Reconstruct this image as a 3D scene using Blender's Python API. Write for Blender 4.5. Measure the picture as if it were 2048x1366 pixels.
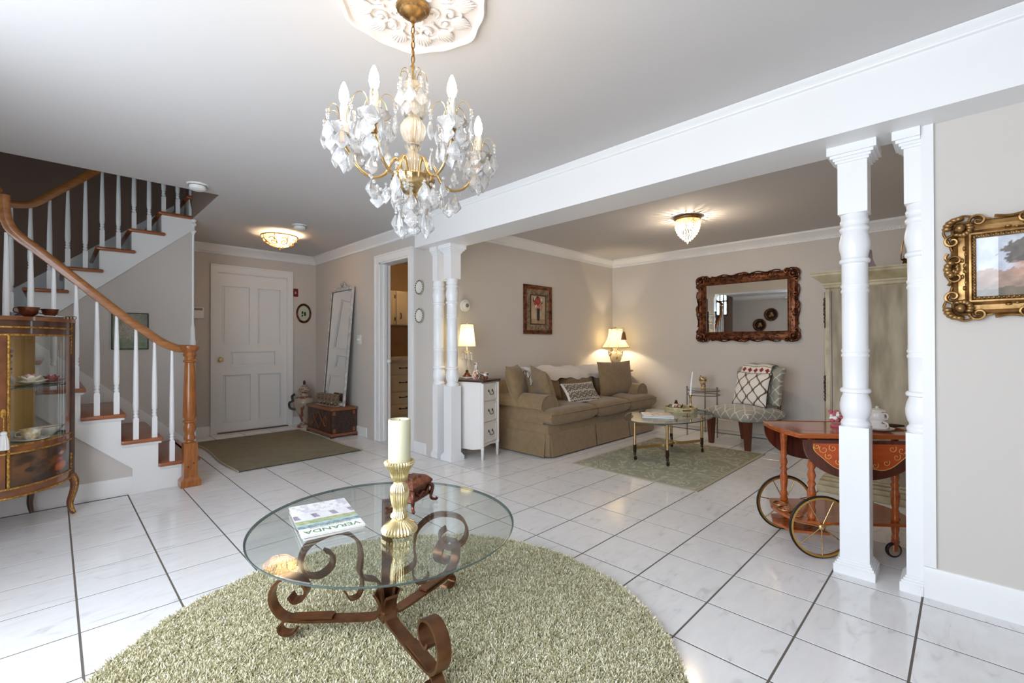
import bpy, bmesh, math, random
import numpy as np
from mathutils import Vector, Matrix
PI = math.pi
R_ = random.Random(7)
for o in list(bpy.data.objects): bpy.data.objects.remove(o)
scene = bpy.context.scene
COL = scene.collection

# ------------------------------------------------------------------ camera
H = 1.13
YAW, PITCH, ROLL, FPX = .7824, .0057, -.0021, 912.07
fw = Vector((math.cos(YAW)*math.cos(PITCH), math.sin(YAW)*math.cos(PITCH), math.sin(PITCH)))
rt = Vector((math.sin(YAW), -math.cos(YAW), 0)); up = rt.cross(fw)
cr, sr = math.cos(ROLL), math.sin(ROLL)
rx, ux = cr*rt + sr*up, -sr*rt + cr*up
cd = bpy.data.cameras.new('camera'); cam = bpy.data.objects.new('camera', cd); COL.objects.link(cam)
cd.sensor_width = 36; cd.lens = FPX/2048*36; cd.clip_start = .02
cam.matrix_world = Matrix(((rx.x, ux.x, -fw.x, 0), (rx.y, ux.y, -fw.y, 0), (rx.z, ux.z, -fw.z, H), (0, 0, 0, 1)))
scene.camera = cam

# ------------------------------------------------------------------ world, daylight, exposure
w = bpy.data.worlds.new('World'); scene.world = w; w.use_nodes = True
w.node_tree.nodes['Background'].inputs[0].default_value = (.80, .90, 1, 1)
w.node_tree.nodes['Background'].inputs[1].default_value = 1.0
vs = scene.view_settings
vs.view_transform = 'Standard'; vs.look = 'None'; vs.exposure = 0.42; vs.gamma = 1; vs.use_curve_mapping = False

def area(name, loc, size, energy, col, direction):
    ld = bpy.data.lights.new(name, 'AREA'); ld.shape = 'RECTANGLE'; ld.size, ld.size_y = size
    ld.energy = energy; ld.color = col
    o = bpy.data.objects.new(name, ld); COL.objects.link(o); o.location = loc
    o.rotation_euler = Vector(direction).to_track_quat('-Z', 'Y').to_euler()
    return o
DAY = (.80, .89, 1.0)
# daylight: the curtained window in the left wall (its curtain and rod show in the carved mirror, its glare in the
# glazed painting) and the stair landing window (seen behind the banisters in the carved mirror)
area('window_left_offscreen', (-1.04, 1.275, 1.35), (3.05, 1.7), 95, DAY, (1, 0, 0))
area('window_landing_offscreen', (-1.635, 4.97, 2.35), (.3, .8), 11, DAY, (1, 0, 0))

def point(name, loc, energy, col=(1, .78, .5), r=.02, parent=None):
    ld = bpy.data.lights.new(name, 'POINT'); ld.energy = energy; ld.color = col; ld.shadow_soft_size = r
    o = bpy.data.objects.new(name, ld); COL.objects.link(o); o.location = loc
    if parent: o.parent = parent
    return o

# ------------------------------------------------------------------ helpers
def S(r, g, b):
    f = lambda x: ((x/255+.055)/1.055)**2.4 if x > 10.3 else x/255/12.92
    return (f(r), f(g), f(b))
MATS = {}
def M(name, col=(200, 200, 200), rough=.5, metal=0, noise=None, bump=None, trans=0, emit=None, sheen=0, coat=0, ior=1.5, spec=.5, vcol=False, sss=0):
    """noise=(scale, colour2, contrast, stretch) ; bump=(scale, strength, distance)"""
    if name in MATS: return MATS[name]
    m = bpy.data.materials.new(name); m.use_nodes = True; nt = m.node_tree; N, L = nt.nodes, nt.links
    b = N['Principled BSDF']; I = b.inputs
    I['Base Color'].default_value = (*S(*col), 1); I['Roughness'].default_value = rough; I['Metallic'].default_value = metal
    I['IOR'].default_value = ior; I['Transmission Weight'].default_value = trans; I['Specular IOR Level'].default_value = spec
    if sheen: I['Sheen Weight'].default_value = sheen
    if coat: I['Coat Weight'].default_value = coat; I['Coat Roughness'].default_value = .08 if coat < 1 else .01
    if emit: I['Emission Color'].default_value = (*S(*emit[0]), 1); I['Emission Strength'].default_value = emit[1]
    tc = N.new('ShaderNodeTexCoord')
    if vcol:
        a = N.new('ShaderNodeAttribute'); a.attribute_name = 'Col'; L.new(a.outputs['Color'], I['Base Color'])
    elif noise:
        mp = N.new('ShaderNodeMapping'); L.new(tc.outputs['Object'], mp.inputs[0])
        if len(noise) > 3: mp.inputs['Scale'].default_value = noise[3]
        n = N.new('ShaderNodeTexNoise'); n.inputs['Scale'].default_value = noise[0]; n.inputs['Detail'].default_value = 6
        L.new(mp.outputs[0], n.inputs['Vector'])
        r = N.new('ShaderNodeValToRGB'); c = noise[2]
        r.color_ramp.elements[0].position = .5-c; r.color_ramp.elements[1].position = .5+c
        r.color_ramp.elements[0].color = (*S(*col), 1); r.color_ramp.elements[1].color = (*S(*noise[1]), 1)
        L.new(n.outputs['Fac'], r.inputs[0]); L.new(r.outputs[0], I['Base Color'])
    if bump:
        n2 = N.new('ShaderNodeTexNoise'); n2.inputs['Scale'].default_value = bump[0]; n2.inputs['Detail'].default_value = 4
        L.new(tc.outputs['Object'], n2.inputs['Vector'])
        bp = N.new('ShaderNodeBump'); bp.inputs['Strength'].default_value = bump[1]; bp.inputs['Distance'].default_value = bump[2] if len(bump) > 2 else .002
        L.new(n2.outputs['Fac'], bp.inputs['Height']); L.new(bp.outputs[0], I['Normal'])
    MATS[name] = m
    return m
def thin_glass(name, tint=(235, 243, 240), refl=.05):
    if name in MATS: return MATS[name]
    m = bpy.data.materials.new(name); m.use_nodes = True; nt = m.node_tree; N, L = nt.nodes, nt.links
    N.remove(N['Principled BSDF']); out = N['Material Output']
    t = N.new('ShaderNodeBsdfTransparent'); t.inputs[0].default_value = (*S(*tint), 1)
    g = N.new('ShaderNodeBsdfGlossy'); g.inputs['Roughness'].default_value = .01
    lw = N.new('ShaderNodeLayerWeight'); lw.inputs[0].default_value = .5
    p = N.new('ShaderNodeMath'); p.operation = 'POWER'; p.inputs[1].default_value = 4.0; L.new(lw.outputs['Facing'], p.inputs[0])
    a = N.new('ShaderNodeMath'); a.operation = 'MULTIPLY_ADD'; a.inputs[1].default_value = .8; a.inputs[2].default_value = refl; L.new(p.outputs[0], a.inputs[0])
    mx = N.new('ShaderNodeMixShader'); L.new(a.outputs[0], mx.inputs[0]); L.new(t.outputs[0], mx.inputs[1]); L.new(g.outputs[0], mx.inputs[2])
    L.new(mx.outputs[0], out.inputs[0]); MATS[name] = m; return m
def translucent(name, col, mixv=.6, emit=0):
    if name in MATS: return MATS[name]
    m = bpy.data.materials.new(name); m.use_nodes = True; nt = m.node_tree; N, L = nt.nodes, nt.links
    N.remove(N['Principled BSDF']); out = N['Material Output']
    d = N.new('ShaderNodeBsdfDiffuse'); d.inputs[0].default_value = (*S(*col), 1)
    t = N.new('ShaderNodeBsdfTranslucent'); t.inputs[0].default_value = (*S(*col), 1)
    mx = N.new('ShaderNodeMixShader'); mx.inputs[0].default_value = mixv
    L.new(d.outputs[0], mx.inputs[1]); L.new(t.outputs[0], mx.inputs[2]); L.new(mx.outputs[0], out.inputs[0]); MATS[name] = m; return m

class MB:
    def __init__(s): s.v = []; s.f = []; s.c = []
    def add(s, vs, fs, col=None):
        o = len(s.v); s.v += [tuple(p) for p in vs]; s.f += [tuple(i+o for i in f) for f in fs]
        if col is not None: s.c += (col if isinstance(col, list) else [col]*len(vs))
        return s
    def box(s, x0, x1, y0, y1, z0, z1, col=None):
        return s.add([(x0,y0,z0),(x1,y0,z0),(x1,y1,z0),(x0,y1,z0),(x0,y0,z1),(x1,y0,z1),(x1,y1,z1),(x0,y1,z1)],
                     [(3,2,1,0),(4,5,6,7),(0,1,5,4),(1,2,6,5),(2,3,7,6),(3,0,4,7)], col)
    def rbox(s, x0, x1, y0, y1, z0, z1, r=.01, seg=2):
        bm = bmesh.new(); bmesh.ops.create_cube(bm, size=1)
        bmesh.ops.scale(bm, vec=(x1-x0, y1-y0, z1-z0), verts=bm.verts)
        bmesh.ops.bevel(bm, geom=bm.edges[:], offset=r, segments=seg, profile=.5, affect='EDGES')
        bmesh.ops.translate(bm, vec=((x0+x1)/2, (y0+y1)/2, (z0+z1)/2), verts=bm.verts)
        bm.verts.index_update(); s.add([v.co[:] for v in bm.verts], [[v.index for v in f.verts] for f in bm.faces]); bm.free(); return s
    def lathe(s, prof, n=24, c=(0,0,0), sx=1, sy=1, ripple=None, col=None):
        """prof [(r,z)], ripple=(count, amount) radial fluting"""
        vs = []; fs = []; k = len(prof)
        for r, z in prof:
            for i in range(n):
                a = 2*PI*i/n; q = r
                if ripple: q = r*(1+ripple[1]*math.cos(ripple[0]*a))
                vs.append((c[0]+q*sx*math.cos(a), c[1]+q*sy*math.sin(a), c[2]+z))
        for j in range(k-1):
            for i in range(n):
                i2 = (i+1) % n; fs.append((j*n+i, j*n+i2, (j+1)*n+i2, (j+1)*n+i))
        ring = prof[0] == prof[-1]
        if prof[0][0] > 1e-4 and not ring: fs.append(tuple(reversed(range(n))))
        if prof[-1][0] > 1e-4 and not ring: fs.append(tuple((k-1)*n+i for i in range(n)))
        return s.add(vs, fs, col)
    def tube(s, pts, r, n=8, closed=False, flat=1):
        P = [Vector(p) for p in pts]; k = len(P); rs = r if isinstance(r, (list, tuple)) else [r]*k
        vs = []; fs = []; nrm = None
        for j in range(k):
            if closed: t = P[(j+1) % k]-P[j-1]
            else: t = P[min(j+1, k-1)]-P[max(j-1, 0)]
            if t.length < 1e-9: t = Vector((0, 0, 1))
            t.normalize()
            if nrm is None:
                nrm = t.orthogonal().normalized()
            else:
                nrm = (nrm - t*nrm.dot(t))
                nrm = nrm.normalized() if nrm.length > 1e-6 else t.orthogonal().normalized()
            b = t.cross(nrm)
            for i in range(n):
                a = 2*PI*i/n; vs.append(P[j]+rs[j]*(math.cos(a)*nrm+flat*math.sin(a)*b))
        m = k if closed else k-1
        for j in range(m):
            j2 = (j+1) % k
            for i in range(n):
                i2 = (i+1) % n; fs.append((j*n+i, j*n+i2, j2*n+i2, j2*n+i))
        if not closed: fs += [tuple(reversed(range(n))), tuple((k-1)*n+i for i in range(n))]
        return s.add(vs, fs)
    def strip(s, pts, w, t, side):
        """flat bar: width w along side, thickness t in plane of the path"""
        P = [Vector(p) for p in pts]; sd = Vector(side).normalized(); k = len(P); vs = []; fs = []
        for j in range(k):
            tg = (P[min(j+1, k-1)]-P[max(j-1, 0)]).normalized(); nn = sd.cross(tg).normalized()
            for a, b in ((-1,-1),(1,-1),(1,1),(-1,1)): vs.append(P[j]+sd*(w/2*a)+nn*(t/2*b))
        for j in range(k-1):
            for i in range(4):
                i2 = (i+1) % 4; fs.append((j*4+i, j*4+i2, (j+1)*4+i2, (j+1)*4+i))
        fs += [(3,2,1,0), tuple((k-1)*4+i for i in range(4))]
        return s.add(vs, fs)
    def prism(s, poly, ax, a0, a1, col=None):
        n = len(poly)
        def m(p, a): return (a, p[0], p[1]) if ax == 'x' else ((p[0], a, p[1]) if ax == 'y' else (p[0], p[1], a))
        vs = [m(p, a0) for p in poly]+[m(p, a1) for p in poly]
        fs = [tuple(reversed(range(n))), tuple(n+i for i in range(n))]+[(i, (i+1) % n, n+(i+1) % n, n+i) for i in range(n)]
        return s.add(vs, fs, col)
    def sphere(s, c, r, n=12, m=8, col=None):
        r = r if isinstance(r, (tuple, list)) else (r, r, r)
        vs = [(c[0], c[1], c[2]-r[2])]; fs = []
        for j in range(1, m):
            a = PI*j/m
            for i in range(n):
                b = 2*PI*i/n; vs.append((c[0]+r[0]*math.sin(a)*math.cos(b), c[1]+r[1]*math.sin(a)*math.sin(b), c[2]-r[2]*math.cos(a)))
        vs.append((c[0], c[1], c[2]+r[2])); q = len(vs)-1
        for i in range(n):
            fs.append((0, 1+(i+1) % n, 1+i)); fs.append((q, q-n+i, q-n+(i+1) % n))
        for j in range(m-2):
            for i in range(n):
                i2 = (i+1) % n; fs.append((1+j*n+i, 1+j*n+i2, 1+(j+1)*n+i2, 1+(j+1)*n+i))
        return s.add(vs, fs, col)
    def sweep(s, prof, p0, p1, out, upv=(0,0,1), seg=1, wob=None):
        """prof [(o,u)] closed outline swept p0->p1; wob(i,k,t)->extra (o,u)"""
        p0, p1, out, upv = Vector(p0), Vector(p1), Vector(out), Vector(upv); k = len(prof); vs = []; fs = []
        for j in range(seg+1):
            t = j/seg; b = p0.lerp(p1, t)
            for i, (o, u) in enumerate(prof):
                if wob: do, du = wob(i, j); o += do; u += du
                vs.append(b+out*o+upv*u)
        for j in range(seg):
            for i in range(k):
                i2 = (i+1) % k; fs.append((j*k+i, j*k+i2, (j+1)*k+i2, (j+1)*k+i))
        fs += [tuple(reversed(range(k))), tuple(seg*k+i for i in range(k))]
        return s.add(vs, fs)
    def surf(s, fn, nu, nv, col=None, wrapu=False):
        vs = []; fs = []; cs = []
        for j in range(nv+1):
            for i in range(nu+1):
                u, v = i/nu, j/nv; vs.append(fn(u, v))
                if col: cs.append(col(u, v))
        for j in range(nv):
            for i in range(nu):
                a = j*(nu+1)+i; fs.append((a, a+1, a+nu+2, a+nu+1))
        return s.add(vs, fs, cs if col else None)
    def tf(s, m, start=0):
        for i in range(start, len(s.v)): s.v[i] = tuple(m @ Vector(s.v[i]))
        return s
    def merge(s, o, m=None):
        vs = [m @ Vector(p) for p in o.v] if m else o.v
        return s.add(vs, o.f, list(o.c) if o.c else None)
    def mesh(s, name, mat, smooth=35):
        me = bpy.data.meshes.new(name); me.from_pydata([tuple(p) for p in s.v], [], s.f)
        bm = bmesh.new(); bm.from_mesh(me); bmesh.ops.recalc_face_normals(bm, faces=bm.faces); bm.to_mesh(me); bm.free()
        if s.c and len(s.c) == len(s.v):
            a = me.color_attributes.new('Col', 'FLOAT_COLOR', 'POINT')
            a.data.foreach_set('color', np.array([(*c[:3], 1.0) for c in s.c], dtype=np.float32).ravel())
        if mat: me.materials.append(mat)
        if smooth: me.shade_smooth(); me.set_sharp_from_angle(angle=math.radians(smooth))
        return me
def link(name, data, parent=None, mat4=None):
    o = bpy.data.objects.new(name, data); COL.objects.link(o)
    if parent: o.parent = parent
    if mat4 is not None: o.matrix_local = mat4
    return o
def obj(name, mb, mat, parent=None, smooth=35, loc=None):
    o = link(name, mb.mesh(name, mat, smooth), parent)
    if loc: o.location = loc
    return o
def tag(o, label, cat, group=None):
    o['label'] = label; o['category'] = cat
    if group: o['group'] = group
    return o
def thing(name, label, cat, loc=(0,0,0), rz=0, group=None):
    o = link(name, None); o.location = loc; o.rotation_euler = (0, 0, rz); o.empty_display_size = .05
    return tag(o, label, cat, group)
def struct(name, mb, mat, smooth=35):
    o = obj(name, mb, mat, None, smooth); o['kind'] = 'structure'; return o
def T(x=0, y=0, z=0): return Matrix.Translation((x, y, z))
def RZ(a): return Matrix.Rotation(a, 4, 'Z')
def RX(a): return Matrix.Rotation(a, 4, 'X')
def RY(a): return Matrix.Rotation(a, 4, 'Y')
def lerp(a, b, t): return a+(b-a)*t
def mixc(a, b, t): return tuple(lerp(x, y, max(0, min(1, t))) for x, y in zip(a, b))
def sstep(a, b, x):
    t = max(0, min(1, (x-a)/(b-a))); return t*t*(3-2*t)
_NG = np.random.RandomState(3).rand(64, 64)
def vnoise(x, y):
    xi, yi = int(math.floor(x)), int(math.floor(y)); fx, fy = x-xi, y-yi
    fx = fx*fx*(3-2*fx); fy = fy*fy*(3-2*fy); g = lambda a, b: _NG[a % 64, b % 64]
    return lerp(lerp(g(xi, yi), g(xi+1, yi), fx), lerp(g(xi, yi+1), g(xi+1, yi+1), fx), fy)
def fbm(x, y): return .5*vnoise(x, y)+.3*vnoise(2*x+7, 2*y+3)+.2*vnoise(4*x+1, 4*y+9)
def spiral(c, r0, r1, a0, a1, n=24):
    return [(c[0]+lerp(r0, r1, i/n)*math.cos(lerp(a0, a1, i/n)), c[1]+lerp(r0, r1, i/n)*math.sin(lerp(a0, a1, i/n))) for i in range(n+1)]
def smoothpath(pts, k=6):
    """Catmull-Rom through points"""
    P = [Vector(p) for p in pts]; out = []
    for i in range(len(P)-1):
        a, b, c, d = P[max(i-1, 0)], P[i], P[i+1], P[min(i+2, len(P)-1)]
        for j in range(k):
            t = j/k; out.append(.5*((2*b)+(c-a)*t+(2*a-5*b+4*c-d)*t*t+(3*b-3*c+d-a)*t**3))
    out.append(P[-1]); return out
# ------------------------------------------------------------------ materials
m_wall = M('wall_paint', (208, 201, 194), .85, bump=(60, .05))
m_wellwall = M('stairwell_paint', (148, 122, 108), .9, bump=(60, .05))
m_tan = M('pantry_tan_paint', (172, 146, 118), .85)
m_ceil = M('ceiling_paint', (208, 204, 202), .9, bump=(14, .25, .004))
m_white = M('white_trim_paint', (238, 237, 236), .42)
m_white2 = M('white_gloss_paint', (242, 242, 243), .3)
m_trimd = m_white
m_brown_floor = M('grout', (104, 96, 88), .9)
m_oak = M('oak_stain', (176, 102, 58), .3, noise=(6, (134, 72, 38), .22, (1, 9, 9)), coat=.3)
m_rail = M('pine_rail', (178, 116, 58), .3, noise=(5, (140, 82, 36), .25, (1.5, 10, 10)), coat=.35)
m_newel = M('pine_newel', (176, 108, 48), .3, noise=(6, (128, 68, 26), .25, (10, 10, 1.5)), coat=.35)
m_gold = M('gilt', (186, 150, 100), .4, .9, noise=(30, (128, 94, 54), .2))
m_brass = M('brass', (206, 176, 124), .24, 1)
m_darkbrass = M('aged_brass', (150, 112, 62), .35, 1)
m_bronze = M('bronze_iron', (142, 100, 70), .34, .8, noise=(14, (96, 62, 42), .25))
m_copper = M('copper_frame', (140, 86, 56), .38, .75, noise=(26, (66, 38, 26), .15))
m_black = M('black_iron', (35, 32, 30), .45, .4)
m_mirror = M('mirror_glass', (232, 232, 230), .01, 1)
m_crystal = M('crystal', (255, 255, 255), .03, trans=.82, ior=1.5)
m_glass = thin_glass('clear_glass', (246, 250, 248))
m_cabglass = thin_glass('cabinet_glass', (253, 254, 253), .03)
m_glassedge = M('glass_edge', (104, 126, 122), .1, trans=.6)
m_porc = M('porcelain', (238, 234, 226), .2, coat=.5)
m_vc = M('painted_matte', vcol=True, rough=.75)
m_vcs = M('painted_gloss', vcol=True, rough=.22, coat=.4)
m_vccloth = M('printed_cloth', vcol=True, rough=.95, sheen=.3, bump=(350, .2, .001))
m_plastic = M('white_plastic', (236, 235, 230), .4)
m_walnut = M('dark_walnut', (88, 50, 30), .3, noise=(8, (50, 28, 18), .2, (1, 8, 8)), coat=.3)

def marble():
    m = bpy.data.materials.new('marble_tile'); m.use_nodes = True; nt = m.node_tree; N, L = nt.nodes, nt.links; b = N['Principled BSDF']
    g = N.new('ShaderNodeNewGeometry'); oi = N.new('ShaderNodeObjectInfo')
    ad = N.new('ShaderNodeVectorMath'); ad.operation = 'ADD'; L.new(g.outputs['Position'], ad.inputs[0])
    sc = N.new('ShaderNodeVectorMath'); sc.operation = 'SCALE'; sc.inputs['Scale'].default_value = 30; 
    cb = N.new('ShaderNodeCombineXYZ'); L.new(oi.outputs['Random'], cb.inputs[2]); L.new(cb.outputs[0], sc.inputs[0]); L.new(sc.outputs[0], ad.inputs[1])
    mp = N.new('ShaderNodeMapping'); mp.inputs['Scale'].default_value = (6, 16, 1); mp.inputs['Rotation'].default_value = (0, 0, .5); L.new(ad.outputs[0], mp.inputs[0])
    n = N.new('ShaderNodeTexNoise'); n.inputs['Scale'].default_value = 1.0; n.inputs['Detail'].default_value = 8; n.inputs['Distortion'].default_value = 1.2; L.new(mp.outputs[0], n.inputs['Vector'])
    r = N.new('ShaderNodeValToRGB'); e = r.color_ramp.elements
    e[0].position = .27; e[0].color = (*S(214, 213, 214), 1); e[1].position = .40; e[1].color = (*S(234, 233, 234), 1)
    x = r.color_ramp.elements.new(.7); x.color = (*S(240, 240, 241), 1)
    L.new(n.outputs['Fac'], r.inputs[0]); L.new(r.outputs[0], b.inputs['Base Color'])
    b.inputs['Roughness'].default_value = .13
    return m
m_tile = marble()

# ------------------------------------------------------------------ floor with tiles
CEIL = 2.395
fb = MB().box(-1.05, 6.15, -2.65, 6.85, -.06, -.0014)
floor = struct('floor', fb, m_brown_floor)
PX, PY, GX, GY = .3235, .333, .076, .474
def tile_mb(x, y):
    g = .0038; a, b = PX/2-g, PY/2-g
    mb = MB(); c = .0008
    vs = [(x-a,y-b,-.006),(x+a,y-b,-.006),(x+a,y+b,-.006),(x-a,y+b,-.006),(x-a,y-b,-c),(x+a,y-b,-c),(x+a,y+b,-c),(x-a,y+b,-c),
          (x-a+c,y-b+c,0),(x+a-c,y-b+c,0),(x+a-c,y+b-c,0),(x-a+c,y+b-c,0)]
    fs = [(i, (i+1) % 4, 4+(i+1) % 4, 4+i) for i in range(4)]+[(4+i, 4+(i+1) % 4, 8+(i+1) % 4, 8+i) for i in range(4)]+[(8,9,10,11)]
    return mb.add(vs, fs)
tmesh = tile_mb(0, 0).mesh('tile', m_tile, 0)
cells = []
for i in range(-4, 20):
    for j in range(-10, 20):
        x, y = GX+(i+.5)*PX, GY+(j+.5)*PY
        if x < -1.1 or x > 6.1 or y < -2.6 or y > 6.75: continue
        if x < .4 and y > 4.6 or x < .95 and y > 5.55: continue                 # under the stairs
        if x > 4.5 and y > 4.0 or x > 2.9 and y > 5.95: continue
        if x > 2.95 and y < .0: continue
        p = Vector((x, y, -H)); d = p.dot(fw); u = 1024+FPX*p.dot(rx)/d if d > .1 else -9999; v = 683-FPX*p.dot(ux)/d if d > .1 else 9999
        vis = d > .1 and -80 < u < 2130 and v < 1440
        hid = (x > 3.0 and y > 3.9) or (x > 4.3 and y < .85) or (x > 2.9 and y < .3) or (3.6 < x < 5.5 and 3.05 < y < 3.8)
        cells.append((0 if vis and not hid else 1, d, x, y))
cells.sort(); rest = MB()
for k, (h, d, x, y) in enumerate(cells):
    if k < 300 and h == 0: link('tile', tmesh, floor, T(x, y, 0))
    else: rest.merge(tile_mb(x, y))
o = obj('tile_field', rest, m_tile, floor, 0); o['kind'] = 'stuff'

# ------------------------------------------------------------------ ceiling and walls
OX, OY = .985, 4.467          # stair opening edges
c = MB()
c.box(-1.05, 6.15, -2.65, OY, CEIL, CEIL+.12); c.box(OX, 6.15, OY, 6.85, CEIL, CEIL+.12)
struct('ceiling', c, m_ceil)
def wall_x(name, x0, x1, y0, y1, z0=0, z1=CEIL, holes=(), mat=None):
    """wall along Y, holes (y0,y1,z0,z1)"""
    b = MB(); ys = y0
    for (a, bb, c0, c1) in sorted(holes):
        if a > ys: b.box(x0, x1, ys, a, z0, z1)
        if c0 > z0: b.box(x0, x1, a, bb, z0, c0)
        if c1 < z1: b.box(x0, x1, a, bb, c1, z1)
        ys = bb
    if ys < y1: b.box(x0, x1, ys, y1, z0, z1)
    return struct(name, b, mat or m_wall, 0)
def wall_y(name, y0, y1, x0, x1, z0=0, z1=CEIL, holes=(), mat=None):
    b = MB(); xs = x0
    for (a, bb, c0, c1) in sorted(holes):
        if a > xs: b.box(xs, a, y0, y1, z0, z1)
        if c0 > z0: b.box(a, bb, y0, y1, z0, c0)
        if c1 < z1: b.box(a, bb, y0, y1, c1, z1)
        xs = bb
    if xs < x1: b.box(xs, x1, y0, y1, z0, z1)
    return struct(name, b, mat or m_wall, 0)
DW0, DW1, DWZ = 4.24, 4.87, 2.085            # doorway in hall wall
wall_y('wall_entry', 6.72, 6.84, .985, 2.82, holes=((1.455, 2.31, 0, 2.06),))
wall_x('wall_hall', 2.70, 2.82, 3.82, 6.72, holes=((DW0, DW1, 0, DWZ),))
wall_y('wall_sofa', 3.82, 3.92, 2.82, 6.14)
wall_x('wall_mirror', 6.02, 6.14, .03, 3.82)
wall_y('wall_living_side', .03, .13, 2.87, 6.02)
wall_x('wall_right', 2.75, 2.87, -2.53, .137, z1=2.10)
wall_x('wall_left', -1.05, -.95, -2.53, 4.46, holes=((-.25, 2.8, .5, 2.2),))
wall_y('wall_back', -2.65, -2.53, -1.05, 2.87)
wall_x('wall_pantry_far', 4.45, 4.55, 3.92, 6.3, mat=m_tan); wall_y('wall_pantry_back', 6.30, 6.4, 2.82, 4.55, mat=m_tan)
# stairwell shell above and around the flights
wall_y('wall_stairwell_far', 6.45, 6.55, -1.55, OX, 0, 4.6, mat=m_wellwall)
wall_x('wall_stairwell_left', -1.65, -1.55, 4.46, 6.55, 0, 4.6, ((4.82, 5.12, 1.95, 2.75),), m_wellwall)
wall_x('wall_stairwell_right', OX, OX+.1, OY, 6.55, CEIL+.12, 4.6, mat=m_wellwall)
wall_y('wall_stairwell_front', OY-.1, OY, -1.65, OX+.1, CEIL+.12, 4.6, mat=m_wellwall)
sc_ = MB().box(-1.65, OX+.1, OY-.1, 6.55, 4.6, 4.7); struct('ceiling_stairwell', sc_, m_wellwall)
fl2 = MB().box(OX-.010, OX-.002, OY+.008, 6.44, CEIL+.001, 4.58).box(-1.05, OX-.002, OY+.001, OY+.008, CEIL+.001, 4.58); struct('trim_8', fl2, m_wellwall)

# beam with trim
bm_ = MB().box(2.56, 2.87, -2.53, 3.92, 2.10, CEIL)
struct('trim_1', bm_, m_white, 0)
t = MB().sweep([(0, 0), (-.012, .004), (-.014, .012), (-.006, .018), (-.03, .038), (-.034, .045), (0, .045)], (2.56, -2.53, CEIL-.046), (2.56, 3.9, CEIL-.046), (1, 0, 0))
struct('trim_2', t, m_white)
# crown mouldings with a small carved bead course
CP = [(0, 0), (.012, 0), (.016, .008), (.016, .022), (.010, .026), (.014, .032), (.018, .040), (.045, .062), (.062, .082), (.070, .088), (.070, .112), (0, .112)]
def crown(name, p0, p1, out):
    L_ = (Vector(p1)-Vector(p0)).length; seg = int(L_/.0125)
    f = lambda i, j: (.0045*(1 if j % 2 else -1), 0) if i in (2, 3) else (0, 0)
    struct(name, MB().sweep(CP, p0, p1, out, seg=seg, wob=f), m_trimd, 40)
cz = CEIL-.112
crown('trim_3', (1.0, 6.72, cz), (2.70, 6.72, cz), (0, -1, 0))
crown('trim_4', (2.70, 6.72, cz), (2.70, 3.92, cz), (-1, 0, 0))
crown('trim_5', (2.87, 3.82, cz), (6.02, 3.82, cz), (0, -1, 0))
crown('trim_6', (6.02, 3.82, cz), (6.02, .13, cz), (-1, 0, 0))
crown('trim_7', (-.95, 4.44, cz), (-.95, -2.53, cz), (1, 0, 0))
# baseboards
BP = [(0, 0), (.014, 0), (.014, .095), (.008, .108), (0, .11)]
def base(name, p0, p1, out, h=1): struct(name, MB().sweep([(a, b*h) for a, b in BP], p0, p1, out), m_white, 30)
base('baseboard_entry_left', (1.0, 6.72, 0), (1.39, 6.72, 0), (0, -1, 0)); base('baseboard_entry_right', (2.375, 6.72, 0), (2.70, 6.72, 0), (0, -1, 0))
base('baseboard_hall', (2.70, 5.18, 0), (2.70, 6.70, 0), (-1, 0, 0)); base('baseboard_hall_end', (2.70, 3.93, 0), (2.70, 4.145, 0), (-1, 0, 0))
base('baseboard_right', (2.75, -2.5, 0), (2.75, .137, 0), (-1, 0, 0), 1.25)
base('baseboard_sofa', (2.83, 3.82, 0), (5.9, 3.82, 0), (0, -1, 0)); base('baseboard_left', (-.95, -2.5, 0), (-.95, 4.4, 0), (1, 0, 0))
# right wall end strip
struct('trim_9', MB().box(2.735, 2.752, .095, .137, .14, 2.10), m_white)

# doorway casing
def casing_x(name, x, y0, y1, z1, w, out, mat):
    b = MB()
    for (a, c2) in ((y0-w, y0), (y1, y1+w)):
        b.box(*sorted((x+out*.001, x+out*.018)), a, c2, 0, z1)
        e = (a, a+.018) if a < y0 else (c2-.018, c2)
        b.box(*sorted((x+out*.018, x+out*.028)), e[0], e[1], 0, z1+w-.018)
    b.box(*sorted((x+out*.001, x+out*.018)), y0-w, y1+w, z1, z1+w-.018); b.box(*sorted((x+out*.001, x+out*.028)), y0-w, y1+w, z1+w-.018, z1+w)
    struct(name, b, mat, 0)
casing_x('trim_10', 2.70, DW0, DW1, DWZ, .085, -1, m_white)
j = MB().box(2.695, 2.83, DW1-.018, DW1, 0, DWZ).box(2.695, 2.83, DW0, DW0+.018, 0, DWZ).box(2.695, 2.83, DW0, DW1, DWZ-.018, DWZ).box(2.74, 2.775, DW1-.034, DW1-.018, 0, DWZ)
j.sphere((2.80, DW1-.04, .93), (.025, .025, .025)); struct('trim_11', j, m_white)

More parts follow.
